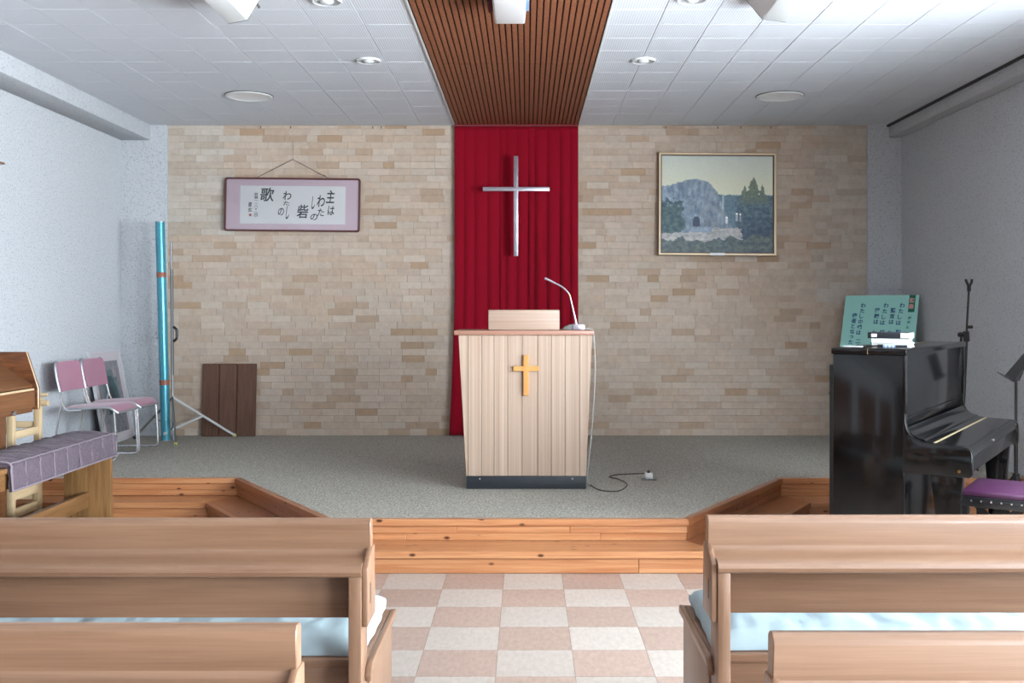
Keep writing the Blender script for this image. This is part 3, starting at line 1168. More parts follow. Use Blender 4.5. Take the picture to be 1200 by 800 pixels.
bm = B(); ring(bm, rrect(cal_w / 2, cal_h / 2, 0.025), rrect(cal_w / 2 - fw, cal_h / 2 - fw, 0.015), -0.028, 0.0)
obj('frame', bm, 'frame_red', cal, world=False, bevel=0.003)
bm = B(); prism(bm, rrect(cal_w / 2 - 0.006, cal_h / 2 - 0.006, 0.02), 'Y', -0.012, -0.002)
obj('mat_board', bm, 'mat_pink', cal, world=False)
pap = obj('paper', bx(fx(250), fx(990), -0.0135, -0.0122, fz(555), fz(288)), 'paper', cal, world=False)
RX = Matrix.Rotation(PI / 2, 4, 'X')
GL = [('主', 885, 360, 58, 92, 0), ('は', 890, 458, 46, 66, 0), ('わ', 818, 392, 56, 84, 0), ('し', 765, 405, 22, 90, 0), ('た', 818, 472, 46, 54, 0),
      ('の', 770, 505, 50, 46, 0), ('砦', 690, 466, 78, 96, 0), ('わ', 580, 356, 60, 62, 0), ('た', 576, 410, 46, 30, 0), ('し', 585, 476, 22, 92, 0),
      ('の', 538, 470, 42, 54, 0), ('歌', 440, 350, 96, 98, 0)]
for q, c_ in enumerate('詩編一一八・一四'):
    GL.append((c_, 362, 348 + q * 21, 24, 22 if c_ not in '一・' else 10, 1))
GL += [('書', 320, 420, 26, 34, 1), ('玄', 320, 458, 30, 30, 1)]
for ch, px, py, ww, hh, small in GL:
    me = text_mesh(ch, 0.1, 'ink', (0.0025 if ch == 'し' else 0.0014) if not small else 0.0008)
    xs = [v.co.x for v in me.vertices]; ys = [v.co.y for v in me.vertices]
    dx = max(max(xs) - min(xs), 0.02); dy = max(max(ys) - min(ys), 0.02)
    sx_, sy_ = ww / 6 / sw / dx, hh / 6 / sw / dy
    if ch in '一・':
        sx_ = sy_ = min(sx_, sy_)
    me.transform(Matrix.Translation((fx(px), -0.0138, fz(py))) @ RX @ Matrix(((sx_, 0.10 * sy_, 0, 0), (0, sy_, 0, 0), (0, 0, 1, 0), (0, 0, 0, 1))))
    o = bpy.data.objects.new('brush_character', me); C.objects.link(o); o.parent = pap
o = obj('seal_stamp', bx(fx(314), fx(331), -0.0141, -0.0134, fz(503), fz(486)), 'seal_red', pap, world=False)
obj('glazing', bx(-cal_w / 2 + 0.012, cal_w / 2 - 0.012, -0.020, -0.018, -cal_h / 2 + 0.012, cal_h / 2 - 0.012), 'picture_glass', cal, world=False, smooth=False)
apx = (fx(612), 0.006, fz(97))
obj('hanging_cord', tb([(fx(355), -0.004, cal_h / 2 - 0.004), apx], 0.0026, 6), 'wire', cal, world=False)
obj('hanging_cord', tb([(fx(880), -0.004, cal_h / 2 - 0.008), apx], 0.0026, 6), 'wire', cal, world=False)
obj('cord_knot', tb([(fx(790), 0.002, fz(192)), (fx(812), 0.001, fz(203)), (fx(850), 0, fz(214))], 0.004, 6, 0.0025), 'wire', cal, world=False)
obj('hanging_wire', tb([apx, (apx[0], 0.012, 3.10 - cal.location.z)], 0.0011, 5), 'wire', cal, world=False)

# ================================================================ landscape painting
def fbm(x, y, s=0, o_=4):
    t, a = 0, 1
    for k in range(o_):
        t += a * noise.noise(Vector((x, y, s + k * 7.1)))
        x *= 2.1; y *= 2.1; a *= 0.55
    return t


def mixc(a, b2, t):
    t = max(0, min(1, t))
    return [a[k] + (b2[k] - a[k]) * t for k in range(3)]


def L3(h): return list(lin(h)[:3])


def land(u, v):
    """colour of the painted landscape at u (left to right), v (top to bottom)"""
    sky = mixc(L3('a8ada6'), L3('c9c6a8'), v / 0.42)
    n = fbm(u * 9, v * 9, 1)
    c = mixc(sky, L3('b9bcae'), 0.25 + 0.3 * n)
    f = fbm(u * 26, v * 26, 3, 3)
    # rocky hill on the left
    hill = 0.33 - 0.085 * math.exp(-((u - 0.30) / 0.20) ** 2) - 0.012 * fbm(u * 30, 0, 5)
    if u > 0.42:
        hill += (u - 0.42) * 0.95
    if u > 0.5:
        hill += (u - 0.5) * 1.6
    dist = 0.405 + 0.012 * fbm(u * 22, 2, 8)
    if v > dist:
        c = mixc(L3('4c6272'), L3('61777f'), 0.5 + 0.7 * f)
    if v > hill and u < 0.66:
        c = mixc(L3('5d6e7e'), L3('8593a0'), 0.5 + 0.9 * fbm(u * 34, v * 13, 2))
        c = mixc(c, L3('3f4d5d'), 0.5 * max(0, fbm(u * 8, v * 8, 11)))
        if u > 0.36:
            c = mixc(c, L3('8b8780'), 0.7 * max(0, fbm(u * 30 + v * 8, v * 9, 14) + 0.1))
    if u < 0.19 + 0.06 * fbm(v * 9, u * 4, 33) and v > 0.47 + 0.5 * u * u + 0.07 * f:
        c = mixc(L3('324650'), L3('4d6463'), 0.5 + f)
    # shrubs right
    bush = 0.43 - 0.03 * math.sin(u * 9) + 0.03 * fbm(u * 18, 1, 6)
    if u > 0.67 + 0.05 * fbm(v * 14, u * 3, 35) and v > bush:
        c = mixc(L3('33495a'), L3('5c7076'), 0.45 + 0.9 * fbm(u * 30, v * 30, 4))
        c = mixc(c, L3('26304a'), (v - 0.55) * 2.2)
    # trees right
    for tu, top, w_ in ((0.825, 0.215, 0.10), (0.90, 0.29, 0.085), (0.745, 0.30, 0.07)):
        hw = w_ * min(1, max(0, (v - top) / 0.20)) * (0.75 + 0.6 * fbm(u * 20, v * 24, 9, 2))
        if v > top and v < 0.5 and abs(u - tu) < hw:
            c = mixc(L3('4f5a50'), L3('6f7864'), 0.5 + 1.0 * fbm(u * 44, v * 44, 12, 2))
            c = mixc(c, L3('4a5c66'), (v - 0.38) * 5)
    # waterfall light
    if 0.545 < u < 0.56 and 0.41 < v < 0.55:
        c = mixc(c, L3('b3bfc4'), 0.6)
    # ground
    gy = 0.80 - 0.13 * max(0, u - 0.2) - 0.06 * math.sin(u * 5) * u
    if v > gy + 0.02 * f and u < 0.72 + 0.05 * fbm(v * 20, 0, 36):
        c = mixc(L3('8f8f92'), L3('b0aca4'), 0.5 + 0.8 * f)
        c = mixc(c, L3('5f6a70'), 0.9 * max(0, fbm(u * 7, v * 22, 16)))
    if v > 0.87 + 0.05 * fbm(u * 9, 0, 20) - 0.10 * max(0, u - 0.4):
        c = mixc(L3('3f4b54'), L3('5f6b63'), 0.45 + 0.8 * f)
        c = mixc(c, L3('40365a'), (v - 0.93) * 6 * abs(u - 0.4))
    # doorway in the rock with a pale round stone
    if ((u - 0.315) / 0.03) ** 2 + ((v - 0.665) / 0.04) ** 2 < 1 or (abs(u - 0.315) < 0.03 and 0.665 < v < 0.73):
        c = L3('343f52')
    if 0.27 < u < 0.45 and 0.73 < v < 0.79 and v > 0.77 - 0.5 * (u - 0.27):
        c = mixc(L3('6f7f93'), L3('8794a3'), 0.5 + f)
    # small pale standing figures in the distance
    for fu, fv, fh, cc in ((0.582, 0.665, 0.07, 'c3c9cd'), (0.672, 0.63, 0.08, '9aa0a6'), (0.705, 0.635, 0.085, '7f8a94')):
        if abs(u - fu) < 0.009 and abs(v - fv) < fh / 2:
            c = mixc(L3(cc), L3('e4e3dd'), 1 if v < fv - fh * 0.28 else 0)
    br = 1.0 + (0.16 if v > 0.4 else 0.06) * fbm(u * 60, v * 60, 50, 2) + 0.22 * (fbm(u * 12, v * 12, 55, 3) if v > hill else 0)
    c = [q * 1.7 * br for q in c]
    return [max(0, min(1, q)) for q in c] + [1]


def painted(name, w2, h2, y, nx, nz, fn, parent, cx=0, cz=0):
    bm = B()
    lay = bm.loops.layers.float_color.new('Col')
    V = [[bm.verts.new((cx - w2 + 2 * w2 * i / nx, y, cz + h2 - 2 * h2 * j / nz)) for j in range(nz + 1)] for i in range(nx + 1)]
    cols = [[fn(i / nx, j / nz) for j in range(nz + 1)] for i in range(nx + 1)]
    for i in range(nx):
        for j in range(nz):
            f = bm.faces.new((V[i][j], V[i][j + 1], V[i + 1][j + 1], V[i + 1][j]))
            for lp, (a, b2) in zip(f.loops, ((i, j), (i, j + 1), (i + 1, j + 1), (i + 1, j))):
                lp[lay] = cols[a][b2]
    me = bpy.data.meshes.new(name)
    bm.to_mesh(me); bm.free()
    me.materials.append(M['paint'])
    return meshobj(name, me, parent)


pw, ph = 137 / sw, 120 / sw
pai = thing('landscape_painting', 'large framed landscape painting of a rocky hill hanging on the brick wall', 'painting',
            ((840 - 617) / sw, 9.395, 1.389 - (239.5 - 365) / sw))
pai.rotation_euler = (math.radians(-1.8), math.radians(0.4), 0)


def rect(w2, h2): return [(w2, h2), (-w2, h2), (-w2, -h2), (w2, -h2)]


bm = B(); ring(bm, rect(pw / 2, ph / 2), rect(pw / 2 - 0.018, ph / 2 - 0.018), -0.035, 0.0); obj('frame', bm, 'frame_gold', pai, world=False, bevel=0.002, seg=1)
bm = B(); ring(bm, rect(pw / 2 - 0.018, ph / 2 - 0.018), rect(pw / 2 - 0.028, ph / 2 - 0.028), -0.024, 0.0); obj('inner_slip', bm, 'frame_gold_dark', pai, world=False)
bm = B(); ring(bm, rect(pw / 2 + 0.004, ph / 2 + 0.004), rect(pw / 2, ph / 2), -0.022, 0.0); obj('outer_edge', bm, 'frame_gold_dark', pai, world=False)
cv = obj('canvas', bx(-pw / 2 + 0.02, pw / 2 - 0.02, -0.016, -0.004, -ph / 2 + 0.02, ph / 2 - 0.02), 'paper', pai, world=False)
painted('painted_scene', pw / 2 - 0.022, ph / 2 - 0.022, -0.0165, 210, 184, land, cv)
obj('title_plate', bx(-0.07, 0.065, -0.0375, -0.035, -ph / 2 - 0.002, -ph / 2 + 0.022), 'white_plastic', pai, world=False)
obj('hanging_wire', tb([(0.0, 0.01, ph / 2 - 0.01), (0.0, 0.022, 3.10 - pai.location.z)], 0.0011, 5), 'wire', pai, world=False)

# small hooks along the top of the brick wall
for k, px in enumerate((306, 341, 437, 447, 475, 780, 841, 868, 903)):
    x = (px - 617) / (1190 / 9.42)
    h = tb([(x, 9.425, 3.103), (x, 9.408, 3.103), (x, 9.405, 3.092), (x, 9.412, 3.084)], 0.0032, 6)
    side = 'calligraphy' if px < 600 else 'painting'
    n_ = {306: 'first from the left', 341: 'holding the calligraphy wire', 437: 'left of the close pair', 447: 'right of the close pair',
          475: 'nearest the curtain on the left', 780: 'nearest the curtain on the right', 841: 'holding the painting wire',
          868: 'just right of the painting wire', 903: 'last towards the right pillar'}[px]
    tag(obj('picture_hook', h, 'wire'), 'tiny dark hook at the brick wall top, ' + n_, 'hook', 'picture hooks at the wall top')

# ================================================================ ceiling lamps
def downlight(x, y, r, label, group, big):
    t = thing('downlight', label, 'ceiling light', (x, y, ZC - 0.02), group=group)
    z = ZC
    bm = B(); lathe(bm, [(r, -0.001), (r, -0.008), (r * 0.96, -0.014), (r * 0.88, -0.013), (r * 0.86, -0.001)], (x, y, z), 40, True)
    obj('rim', bm, 'lamp_white', t)
    bm = B(); lathe(bm, [(r * 0.87, -0.011), (r * 0.7, -0.006), (r * 0.4, -0.003), (0, -0.0025)], (x, y, z), 40)
    obj('reflector', bm, 'reflector' if big else 'lens_grey', t)
    if not big:
        bm = B(); lathe(bm, [(r * 0.45, -0.004), (r * 0.45, -0.010), (r * 0.36, -0.018), (r * 0.15, -0.023), (0, -0.024)], (x, y, z), 24)
        obj('bulb', bm, 'lamp_white', t)
    else:
        bm = B(); lathe(bm, [(r * 1.0, -0.001), (r * 1.03, -0.002), (r * 1.03, -0.006), (r, -0.007)], (x, y, z), 40, True)
        obj('gasket', bm, 'cord_dark', t)


downlight(-2.218, 8.12, 0.185, 'large round white ceiling light above the calligraphy side', 'large round ceiling lights', True)
downlight(2.027, 8.12, 0.185, 'large round white ceiling light above the painting side', 'large round ceiling lights', True)
downlight(-1.083, 6.97, 0.083, 'small round downlight left of the brown ceiling strip, nearer the back wall', 'small downlights', False)
downlight(0.803, 6.97, 0.083, 'small round downlight right of the brown ceiling strip, nearer the back wall', 'small downlights', False)
downlight(-1.107, 5.63, 0.083, 'small round downlight at the top picture edge, left of the brown strip', 'small downlights', False)
downlight(0.913, 5.60, 0.083, 'small round downlight at the top picture edge, right of the brown strip', 'small downlights', False)


def fluoro(sec, y0, y1, label):
    cx = sum(p[0] for p in sec) / 4
    t = thing('fluorescent_fixture', label, 'ceiling light', (cx, (y0 + y1) / 2, ZC - 0.12), group='long white ceiling fixtures')
    bm = B(); prism(bm, sec, 'Y', y0, y1 - 0.004); obj('housing', bm, 'lamp_white', t, bevel=0.003)
    bm = B(); prism(bm, sec, 'Y', y1 - 0.0038, y1); obj('end_cap', bm, 'dark_trim', t)
    return t


t = fluoro([(-1.70, ZC - 0.008), (-1.648, 2.98), (-1.544, 3.0), (-1.478, ZC - 0.008)], 4.4, 5.62, 'long white ceiling fixture left of the brown strip')
obj('pull_knob', tb([(-1.49, 5.62, 3.09), (-1.49, 5.66, 3.085)], 0.008, 8), 'cord_dark', t)
fluoro([(1.218, ZC - 0.008), (1.303, 3.005), (1.431, 2.99), (1.50, ZC - 0.008)], 4.4, 5.62, 'long white ceiling fixture right of the brown strip')
pj = thing('ceiling_box', 'white rounded box hanging from the brown ceiling strip', 'projector', (-0.09, 5.4, 2.98))
bm = B(); prism(bm, [(-0.19, 3.08), (-0.172, 2.985), (-0.010, 2.985), (0.0, 3.08)], 'Y', 5.1, 5.64)
obj('case', bm, 'white_plastic', pj, bevel=0.007, seg=3)
obj('ceiling_mount', bx(-0.14, -0.04, 5.25, 5.45, 3.08, ZC - 0.007), 'black_satin', pj)
obj('side_port', bx(-0.21, -0.186, 5.38, 5.6, 3.035, 3.07), 'black_satin', pj)
obj('lens_ring', bx(-0.006, 0.014, 5.4, 5.58, 3.04, 3.075), 'pen_blue', pj)

# ================================================================ piano
th = math.radians(-33.5)
pno = thing('upright_piano', 'glossy black upright piano standing right of the stage steps', 'piano', (1.518, 5.03, 0), th)
Wd = dict(world=False)
PB = 'piano_black'
Ln = 1.46
HP = 1.18
for y0 in (0.0, Ln - 0.035):
    obj('side_panel', bx(0.0, 0.335, y0, y0 + 0.035, 0.0, HP), PB, pno, bevel=0.003, **Wd)
    # cheek: the arm beside the keyboard
    ck = [(0.33, 0.62), (0.628, 0.62), (0.638, 0.628), (0.641, 0.64), (0.641, 0.725), (0.636, 0.745), (0.620, 0.758), (0.60, 0.762), (0.47, 0.766),
          (0.42, 0.772), (0.385, 0.785), (0.362, 0.805), (0.35, 0.83), (0.345, 0.86), (0.345, 0.90), (0.336, 0.90)]
    bm = B(); prism(bm, ck, 'Y', y0 - 0.002, y0 + 0.037)
    c = obj('cheek', bm, PB, pno, bevel=0.003, **Wd)
    if y0 == 0:
        obj('button', tb([(0.585, -0.002, 0.648), (0.585, -0.006, 0.648)], 0.007, 12), 'brass', c, **Wd)
        # bright worn edge of the cheek
    obj('front_stile', bx(0.336, 0.347, y0, y0 + 0.035, 0.902, HP), PB, pno, bevel=0.002, **Wd)
ld = obj('top_lid', bx(-0.006, 0.352, -0.012, Ln + 0.012, HP + 0.001, HP + 0.03), PB, pno, bevel=0.004, **Wd)
obj('hinge_line', bx(0.17, 0.1725, -0.0125, Ln + 0.0125, HP + 0.002, HP + 0.0305), 'hinge', ld, **Wd)
obj('upper_front', bx(0.315, 0.333, 0.0355, Ln - 0.0355, 0.80, HP), PB, pno, bevel=0.002, **Wd)
obj('music_rail', bx(0.333, 0.345, 0.0355, Ln - 0.0355, 0.80, 0.815), PB, pno, bevel=0.003, **Wd)
obj('panel_button', tb([(0.334, 0.06, 0.905), (0.339, 0.06, 0.905)], 0.007, 10), 'chrome', pno, **Wd)
obj('panel_moulding', bx(0.333, 0.337, 0.036, Ln - 0.036, 0.875, 0.881), PB, pno, bevel=0.001, **Wd)
obj('back_board', bx(0.005, 0.02, 0.0355, Ln - 0.0355, 0.05, HP), 'black_matte', pno, **Wd)
for yy in (0.12, 0.5, 0.9, Ln - 0.16):
    obj('back_post', bx(-0.055, 0.004, yy, yy + 0.06, 0.08, HP - 0.06), 'black_matte', pno, bevel=0.004, **Wd)
obj('key_bed', bx(0.30, 0.60, 0.0375, Ln - 0.0375, 0.62, 0.665), PB, pno, bevel=0.003, **Wd)
fb = [(0.345, 0.80), (0.345, 0.835), (0.356, 0.815), (0.372, 0.80), (0.40, 0.787), (0.425, 0.782), (0.43, 0.775), (0.455, 0.771), (0.47, 0.768), (0.47, 0.755), (0.345, 0.755)]
bm = B(); prism(bm, fb, 'Y', 0.0375, Ln - 0.0375); obj('fall_back', bm, PB, pno, bevel=0.0012, seg=1, **Wd)
lidp = [(0.4715, 0.752), (0.4715, 0.768), (0.60, 0.763), (0.618, 0.758), (0.632, 0.745), (0.634, 0.715), (0.620, 0.715), (0.615, 0.738), (0.60, 0.748)]
bm = B(); prism(bm, lidp, 'Y', 0.0375, Ln - 0.0375); fbl = obj('key_lid', bm, PB, pno, bevel=0.001, seg=1, **Wd)
obj('hinge_strip', bx(0.462, 0.474, 0.0385, Ln - 0.0385, 0.7672, 0.7695), 'hinge', fbl, **Wd)
obj('key_slip', bx(0.60, 0.633, 0.0375, Ln - 0.0375, 0.64, 0.7135), PB, pno, bevel=0.004, **Wd)
obj('lock', tb([(0.634, 0.62, 0.733), (0.638, 0.62, 0.733)], 0.006, 10), 'chrome', fbl, **Wd)
obj('lower_front', bx(0.285, 0.30, 0.0355, Ln - 0.0355, 0.10, 0.62), PB, pno, bevel=0.002, **Wd)
obj('bottom_board', bx(0.02, 0.34, 0.0355, Ln - 0.0355, 0.05, 0.10), PB, pno, bevel=0.003, **Wd)
for y0 in (0.01, Ln - 0.07):
    bm = B()
    lg = [(0.34, 0.0), (0.60, 0.0), (0.60, 0.06), (0.52, 0.085), (0.38, 0.10), (0.34, 0.10)]
    prism(bm, lg, 'Y', y0, y0 + 0.06); obj('toe_block', bm, PB, pno, bevel=0.005, **Wd)
    lg = [(0.49, 0.06), (0.57, 0.06), (0.575, 0.3), (0.59, 0.5), (0.60, 0.62), (0.45, 0.62), (0.47, 0.5), (0.485, 0.3)]
    bm = B(); prism(bm, lg, 'Y', y0 + 0.005, y0 + 0.055); obj('leg', bm, PB, pno, bevel=0.006, **Wd)
for k, yy in enumerate((Ln / 2 - 0.12, Ln / 2, Ln / 2 + 0.12)):
    obj('pedal', tb([(0.30, yy, 0.075), (0.36, yy, 0.075), (0.40, yy, 0.068)], 0.011, 8, 0.016), 'brass', pno, **Wd)


def pl(x, y, z):
    """a point of the piano's own frame in the room"""
    return parent_matrix(pno) @ Vector((x, y, z))


# books and pens on the piano lid
ZL = HP + 0.031


def book(name, label, x, y, rz, wx, wy, h, z, cover, spine_mat=None, group='books on the piano'):
    p = pl(x, y, z)
    t = thing(name, label, 'book', p, th + rz, group=group)
    obj('pages', bx(-wx / 2 + 0.002, wx / 2 - 0.004, -wy / 2 + 0.004, wy / 2 - 0.004, 0.0032, h - 0.0032), 'page_white', t, world=False)
    obj('cover', bx(-wx / 2, wx / 2, -wy / 2, wy / 2, 0, 0.003), cover, t, world=False)
    obj('cover', bx(-wx / 2, wx / 2, -wy / 2, wy / 2, h - 0.003, h), cover, t, world=False)
    obj('spine', bx(-wx / 2 - 0.003, -wx / 2 + 0.002, -wy / 2, wy / 2, 0, h), cover, t, bevel=0.001, world=False)
    return t


book('book', 'thick white hymn book at the bottom of the stack on the piano', 0.225, 0.27, 0.10, 0.18, 0.16, 0.022, ZL, 'page_white')
book('book', 'white book in the middle of the stack on the piano', 0.22, 0.27, 0.14, 0.18, 0.16, 0.021, ZL + 0.0225, 'page_white')
bb = book('book', 'black bound book on top of the stack on the piano', 0.215, 0.265, PI / 2 + 0.06, 0.15, 0.20, 0.030, ZL + 0.044, 'book_black')
obj('spine_label', bx(-0.0792, -0.0783, 0.055, 0.082, 0.007, 0.023), 'paper', bb, world=False)
obj('spine_band', bx(-0.0794, -0.0781, -0.0985, -0.058, 0.002, 0.028), 'page_white', bb, world=False)

pa, pb = pl(0.14, 0.08, ZL + 0.009), pl(0.33, 0.10, ZL + 0.009)
d_ = pb - pa
mk = thing('marker_pen', 'blue and white marker pen lying on the piano lid', 'pen', pa)
for nm, a, c, r, mt in (('tip', 0, 0.28, 0.004, 'black_satin'), ('grip', 0.28, 0.42, 0.0085, 'black_satin'), ('barrel', 0.42, 0.72, 0.0088, 'pen_blue'),
                        ('cap', 0.72, 1.0, 0.006, 'book_black')):
    obj(nm, tb([pa + d_ * a, pa + d_ * c], r, 10), mt, mk)
for q in (0.47, 0.56, 0.65):
    obj('white_band', tb([pa + d_ * q, pa + d_ * (q + 0.04)], 0.0091, 10), 'white_plastic', mk)
pa, pb = pl(0.035, 0.06, ZL + 0.005), pl(0.15, 0.055, ZL + 0.005)
pn = thing('ballpoint_pen', 'thin pale pen lying on the piano lid left of the marker pen', 'pen', pa)
obj('barrel', tb([pa, pa.lerp(pb, 0.85)], 0.0045, 8), 'white_plastic', pn)
obj('tip', tb([pa.lerp(pb, 0.85), pb], 0.0042, 8, 0.001), 'black_satin', pn)

# piano stool pushed half under the keyboard
u_, v_ = Vector((0.552, 0.834, 0)), Vector((0.834, -0.552, 0))
st = thing('piano_stool', 'black piano stool with purple padded seat in front of the keyboard', 'stool', (2.12, 5.0, 0), th)
LW, DW = 0.36, 0.48
obj('seat_frame', bx(0, LW, 0, DW, 0.435, 0.475), 'black_satin', st, bevel=0.006, world=False)
bm = B(); box(bm, 0.012, LW - 0.012, 0.012, DW - 0.012, 0.4755, 0.512)
obj('seat_pad', bm, 'purple_vinyl', st, bevel=0.016, seg=3, world=False)
obj('piping', tb([(0.01, 0.01, 0.478), (LW - 0.01, 0.01, 0.478), (LW - 0.01, DW - 0.01, 0.478), (0.01, DW - 0.01, 0.478), (0.01, 0.01, 0.478)], 0.006, 6), 'black_satin', st, world=False)
for k in range(8):
    obj('stud', tb([(0.02 + k * 0.045, -0.001, 0.466), (0.02 + k * 0.045, -0.004, 0.466)], 0.0045, 8), 'chrome', st, world=False)
for x in (0.015, LW - 0.05):
    for y in (0.015, DW - 0.05):
        obj('leg', bx(x, x + 0.035, y, y + 0.035, 0, 0.434), 'black_satin', st, bevel=0.003, world=False)
for y in (0.06, DW - 0.07):
    a = B(); hexa(a, [(0.06, y, 0.23), (0.10, y, 0.23), (0.10, y + 0.012, 0.23), (0.06, y + 0.012, 0.23),
                      (LW - 0.10, y, 0.43), (LW - 0.06, y, 0.43), (LW - 0.06, y + 0.012, 0.43), (LW - 0.10, y + 0.012, 0.43)])
    obj('scissor_bar', a, 'black_satin', st, world=False)
    a = B(); hexa(a, [(LW - 0.10, y + 0.013, 0.23), (LW - 0.06, y + 0.013, 0.23), (LW - 0.06, y + 0.025, 0.23), (LW - 0.10, y + 0.025, 0.23),
                      (0.06, y + 0.013, 0.43), (0.10, y + 0.013, 0.43), (0.10, y + 0.025, 0.43), (0.06, y + 0.025, 0.43)])
    obj('scissor_bar', a, 'black_satin', st, world=False)
for y in (0.02, DW - 0.05):
    obj('lower_rail', bx(0.05, LW - 0.05, y, y + 0.028, 0.195, 0.225), 'black_satin', st, bevel=0.003, world=False)
for x in (0.016, LW - 0.045):
    obj('lower_rail', bx(x, x + 0.028, 0.05, DW - 0.05, 0.195, 0.225), 'black_satin', st, bevel=0.003, world=False)

# music stand
sx, sy = 3.085, 6.40
ms = thing('music_stand', 'black music stand beside the right wall at the picture edge', 'music stand', (sx, sy, 0))
obj('pole', tb([(sx, sy, 0.12), (sx, sy, 0.62)], 0.012, 10), 'black_satin', ms)
obj('pole', tb([(sx, sy, 0.62), (sx, sy, 0.96)], 0.009, 10), 'black_satin', ms)
obj('clamp', tb([(sx, sy, 0.60), (sx, sy, 0.645)], 0.018, 12), 'black_matte', ms)
obj('clamp', tb([(sx, sy, 0.33), (sx, sy, 0.37)], 0.02, 12), 'black_matte', ms)
for a in (0.4, 2.5, 4.6):
    cx, cy = math.cos(a), math.sin(a)
    obj('leg', tb([(sx + cx * .015, sy + cy * .015, 0.35), (sx + cx * .12, sy + cy * .12, 0.20), (sx + cx * .29, sy + cy * .29, 0.012)], 0.008, 8), 'black_satin', ms)
    obj('strut', tb([(sx + cx * .012, sy + cy * .012, 0.14), (sx + cx * .13, sy + cy * .13, 0.185)], 0.005, 6), 'black_satin', ms)
bm = B()
# desk: tilted plate with a lip; low edge towards the piano
dx, dz = 0.20, 0.26
nx_, nz_ = -dz, dx
ln_ = math.hypot(dx, dz)
ax, az = sx - 0.045, 0.965
DK = Matrix.Translation((sx, sy, 0)) @ Matrix.Rotation(math.radians(-19), 4, 'Z') @ Matrix.Translation((-sx, -sy, 0))
prism(bm, [(ax, az), (ax + dx, az + dz), (ax + dx + 0.006, az + dz - 0.005), (ax + 0.006, az - 0.005)], 'Y', sy - 0.24, sy + 0.24)
rot_bm(bm, DK)
obj('desk', bm, 'black_satin', ms, bevel=0.001, seg=1)
bm = B(); prism(bm, [(ax - 0.042, az + 0.027), (ax + 0.004, az - 0.006), (ax + 0.008, az - 0.002), (ax - 0.038, az + 0.031)], 'Y', sy - 0.24, sy + 0.24)
rot_bm(bm, DK)
obj('desk_lip', bm, 'black_satin', ms)
obj('tilt_joint', tb([(sx + 0.01, sy, 0.955), (sx + 0.06, sy, 1.075)], 0.012, 8), 'black_matte', ms)

# microphone stand
qx, qy = 3.235, 7.5
qs = thing('microphone_stand', 'tall black microphone stand behind the piano by the right wall', 'microphone stand', (qx, qy, ZS))
k_ = qy / 1190


def Q(px, py): return ((px + 2.5 - 617) * k_, qy, 1.389 - (py - 365) * k_)


obj('lower_tube', tb([(Q(1126.5, 470)[0], qy, ZS + 0.06), Q(1126.5, 468), Q(1130, 392)], 0.013, 10), 'black_satin', qs)
obj('upper_tube', tb([Q(1130, 392), Q(1133, 338)], 0.008, 8), 'black_satin', qs)
obj('clip', tb([Q(1133, 341), Q(1133, 334)], 0.014, 10), 'black_matte', qs)
obj('clip_jaw', tb([Q(1133, 336), Q(1130.5, 331), Q(1129, 327)], 0.010, 8), 'black_matte', qs)
obj('clip_jaw', tb([Q(1133, 336), Q(1136, 331), Q(1136.5, 327)], 0.010, 8), 'black_matte', qs)
obj('knob', tb([Q(1131, 383), Q(1137, 383)], 0.012, 10), 'black_matte', qs)
obj('boom_clamp', tb([Q(1130, 400), Q(1129.5, 388)], 0.022, 12), 'black_matte', qs)
kn = Q(1124, 392)
bm = B(); lathe(bm, [(0, -0.02), (0.022, -0.016), (0.028, 0), (0.022, 0.016), (0, 0.02)], kn, 14)
obj('boom_knob', bm, 'black_matte', qs)
obj('boom_stub', tb([Q(1124, 395), Q(1123.5, 402)], 0.010, 8), 'black_matte', qs)
for a in (0.6, 2.7, 4.8):
    r_ = 0.2
    bx0 = Q(1126.5, 470)[0]
    obj('leg', tb([(bx0, qy, ZS + 0.10), (bx0 + math.cos(a) * r_, qy + math.sin(a) * r_, ZS + 0.010)], 0.008, 8), 'black_satin', qs)

# ================================================================ teal sign board on an easel
yaw = math.radians(38)
es = thing('sign_easel', 'black folding easel with white feet holding the teal sign board', 'easel', (3.03, 9.12, ZS), 0)
bl, br = Vector((2.835, 9.22, 0)), Vector((3.37, 8.80, 0))
w_dir = (br - bl).normalized()
nb = Vector((w_dir.y, -w_dir.x, 0))          # towards the hall
if nb.y > 0:
    nb = -nb
tilt = math.radians(17)
updir = Vector((0, 0, 1)) * math.cos(tilt) - nb * math.sin(tilt)
Wb = 0.655
zt, zb_ = 1.535, 0.82
bh = (zt - zb_) / math.cos(tilt)
org = Vector((2.79, 9.13, zb_))
sg = thing('sign_board', 'teal board with blue Japanese writing standing behind the piano', 'sign board', org)
frm = Matrix((w_dir.to_4d(), (-nb).to_4d(), updir.to_4d(), (0, 0, 0, 1))).transposed()
nrm3 = w_dir.cross(updir)
if nrm3.dot(nb) < 0:
    nrm3 = -nrm3
FR = Matrix(((w_dir.x, -nrm3.x, updir.x, org.x), (w_dir.y, -nrm3.y, updir.y, org.y), (w_dir.z, -nrm3.z, updir.z, org.z), (0, 0, 0, 1)))


def onboard(bm):
    rot_bm(bm, FR)
    return bm


pan = obj('panel', onboard(bx(0, Wb, 0, 0.012, 0, bh)), 'teal_board', sg, bevel=0.001, seg=1)
# writing: crop coordinates (x 150..785, y 150 top) to board units
def bu(px, py):
    # undo the slanted outline: left edge runs (172,150)-(118,685)
    yy = (py - 150) / (690 - 150)
    x_l = 172 - 54 * yy
    x_r = 785 - 40 * yy
    return (px - x_l) / (x_r - x_l) * Wb, bh - yy * 0.50


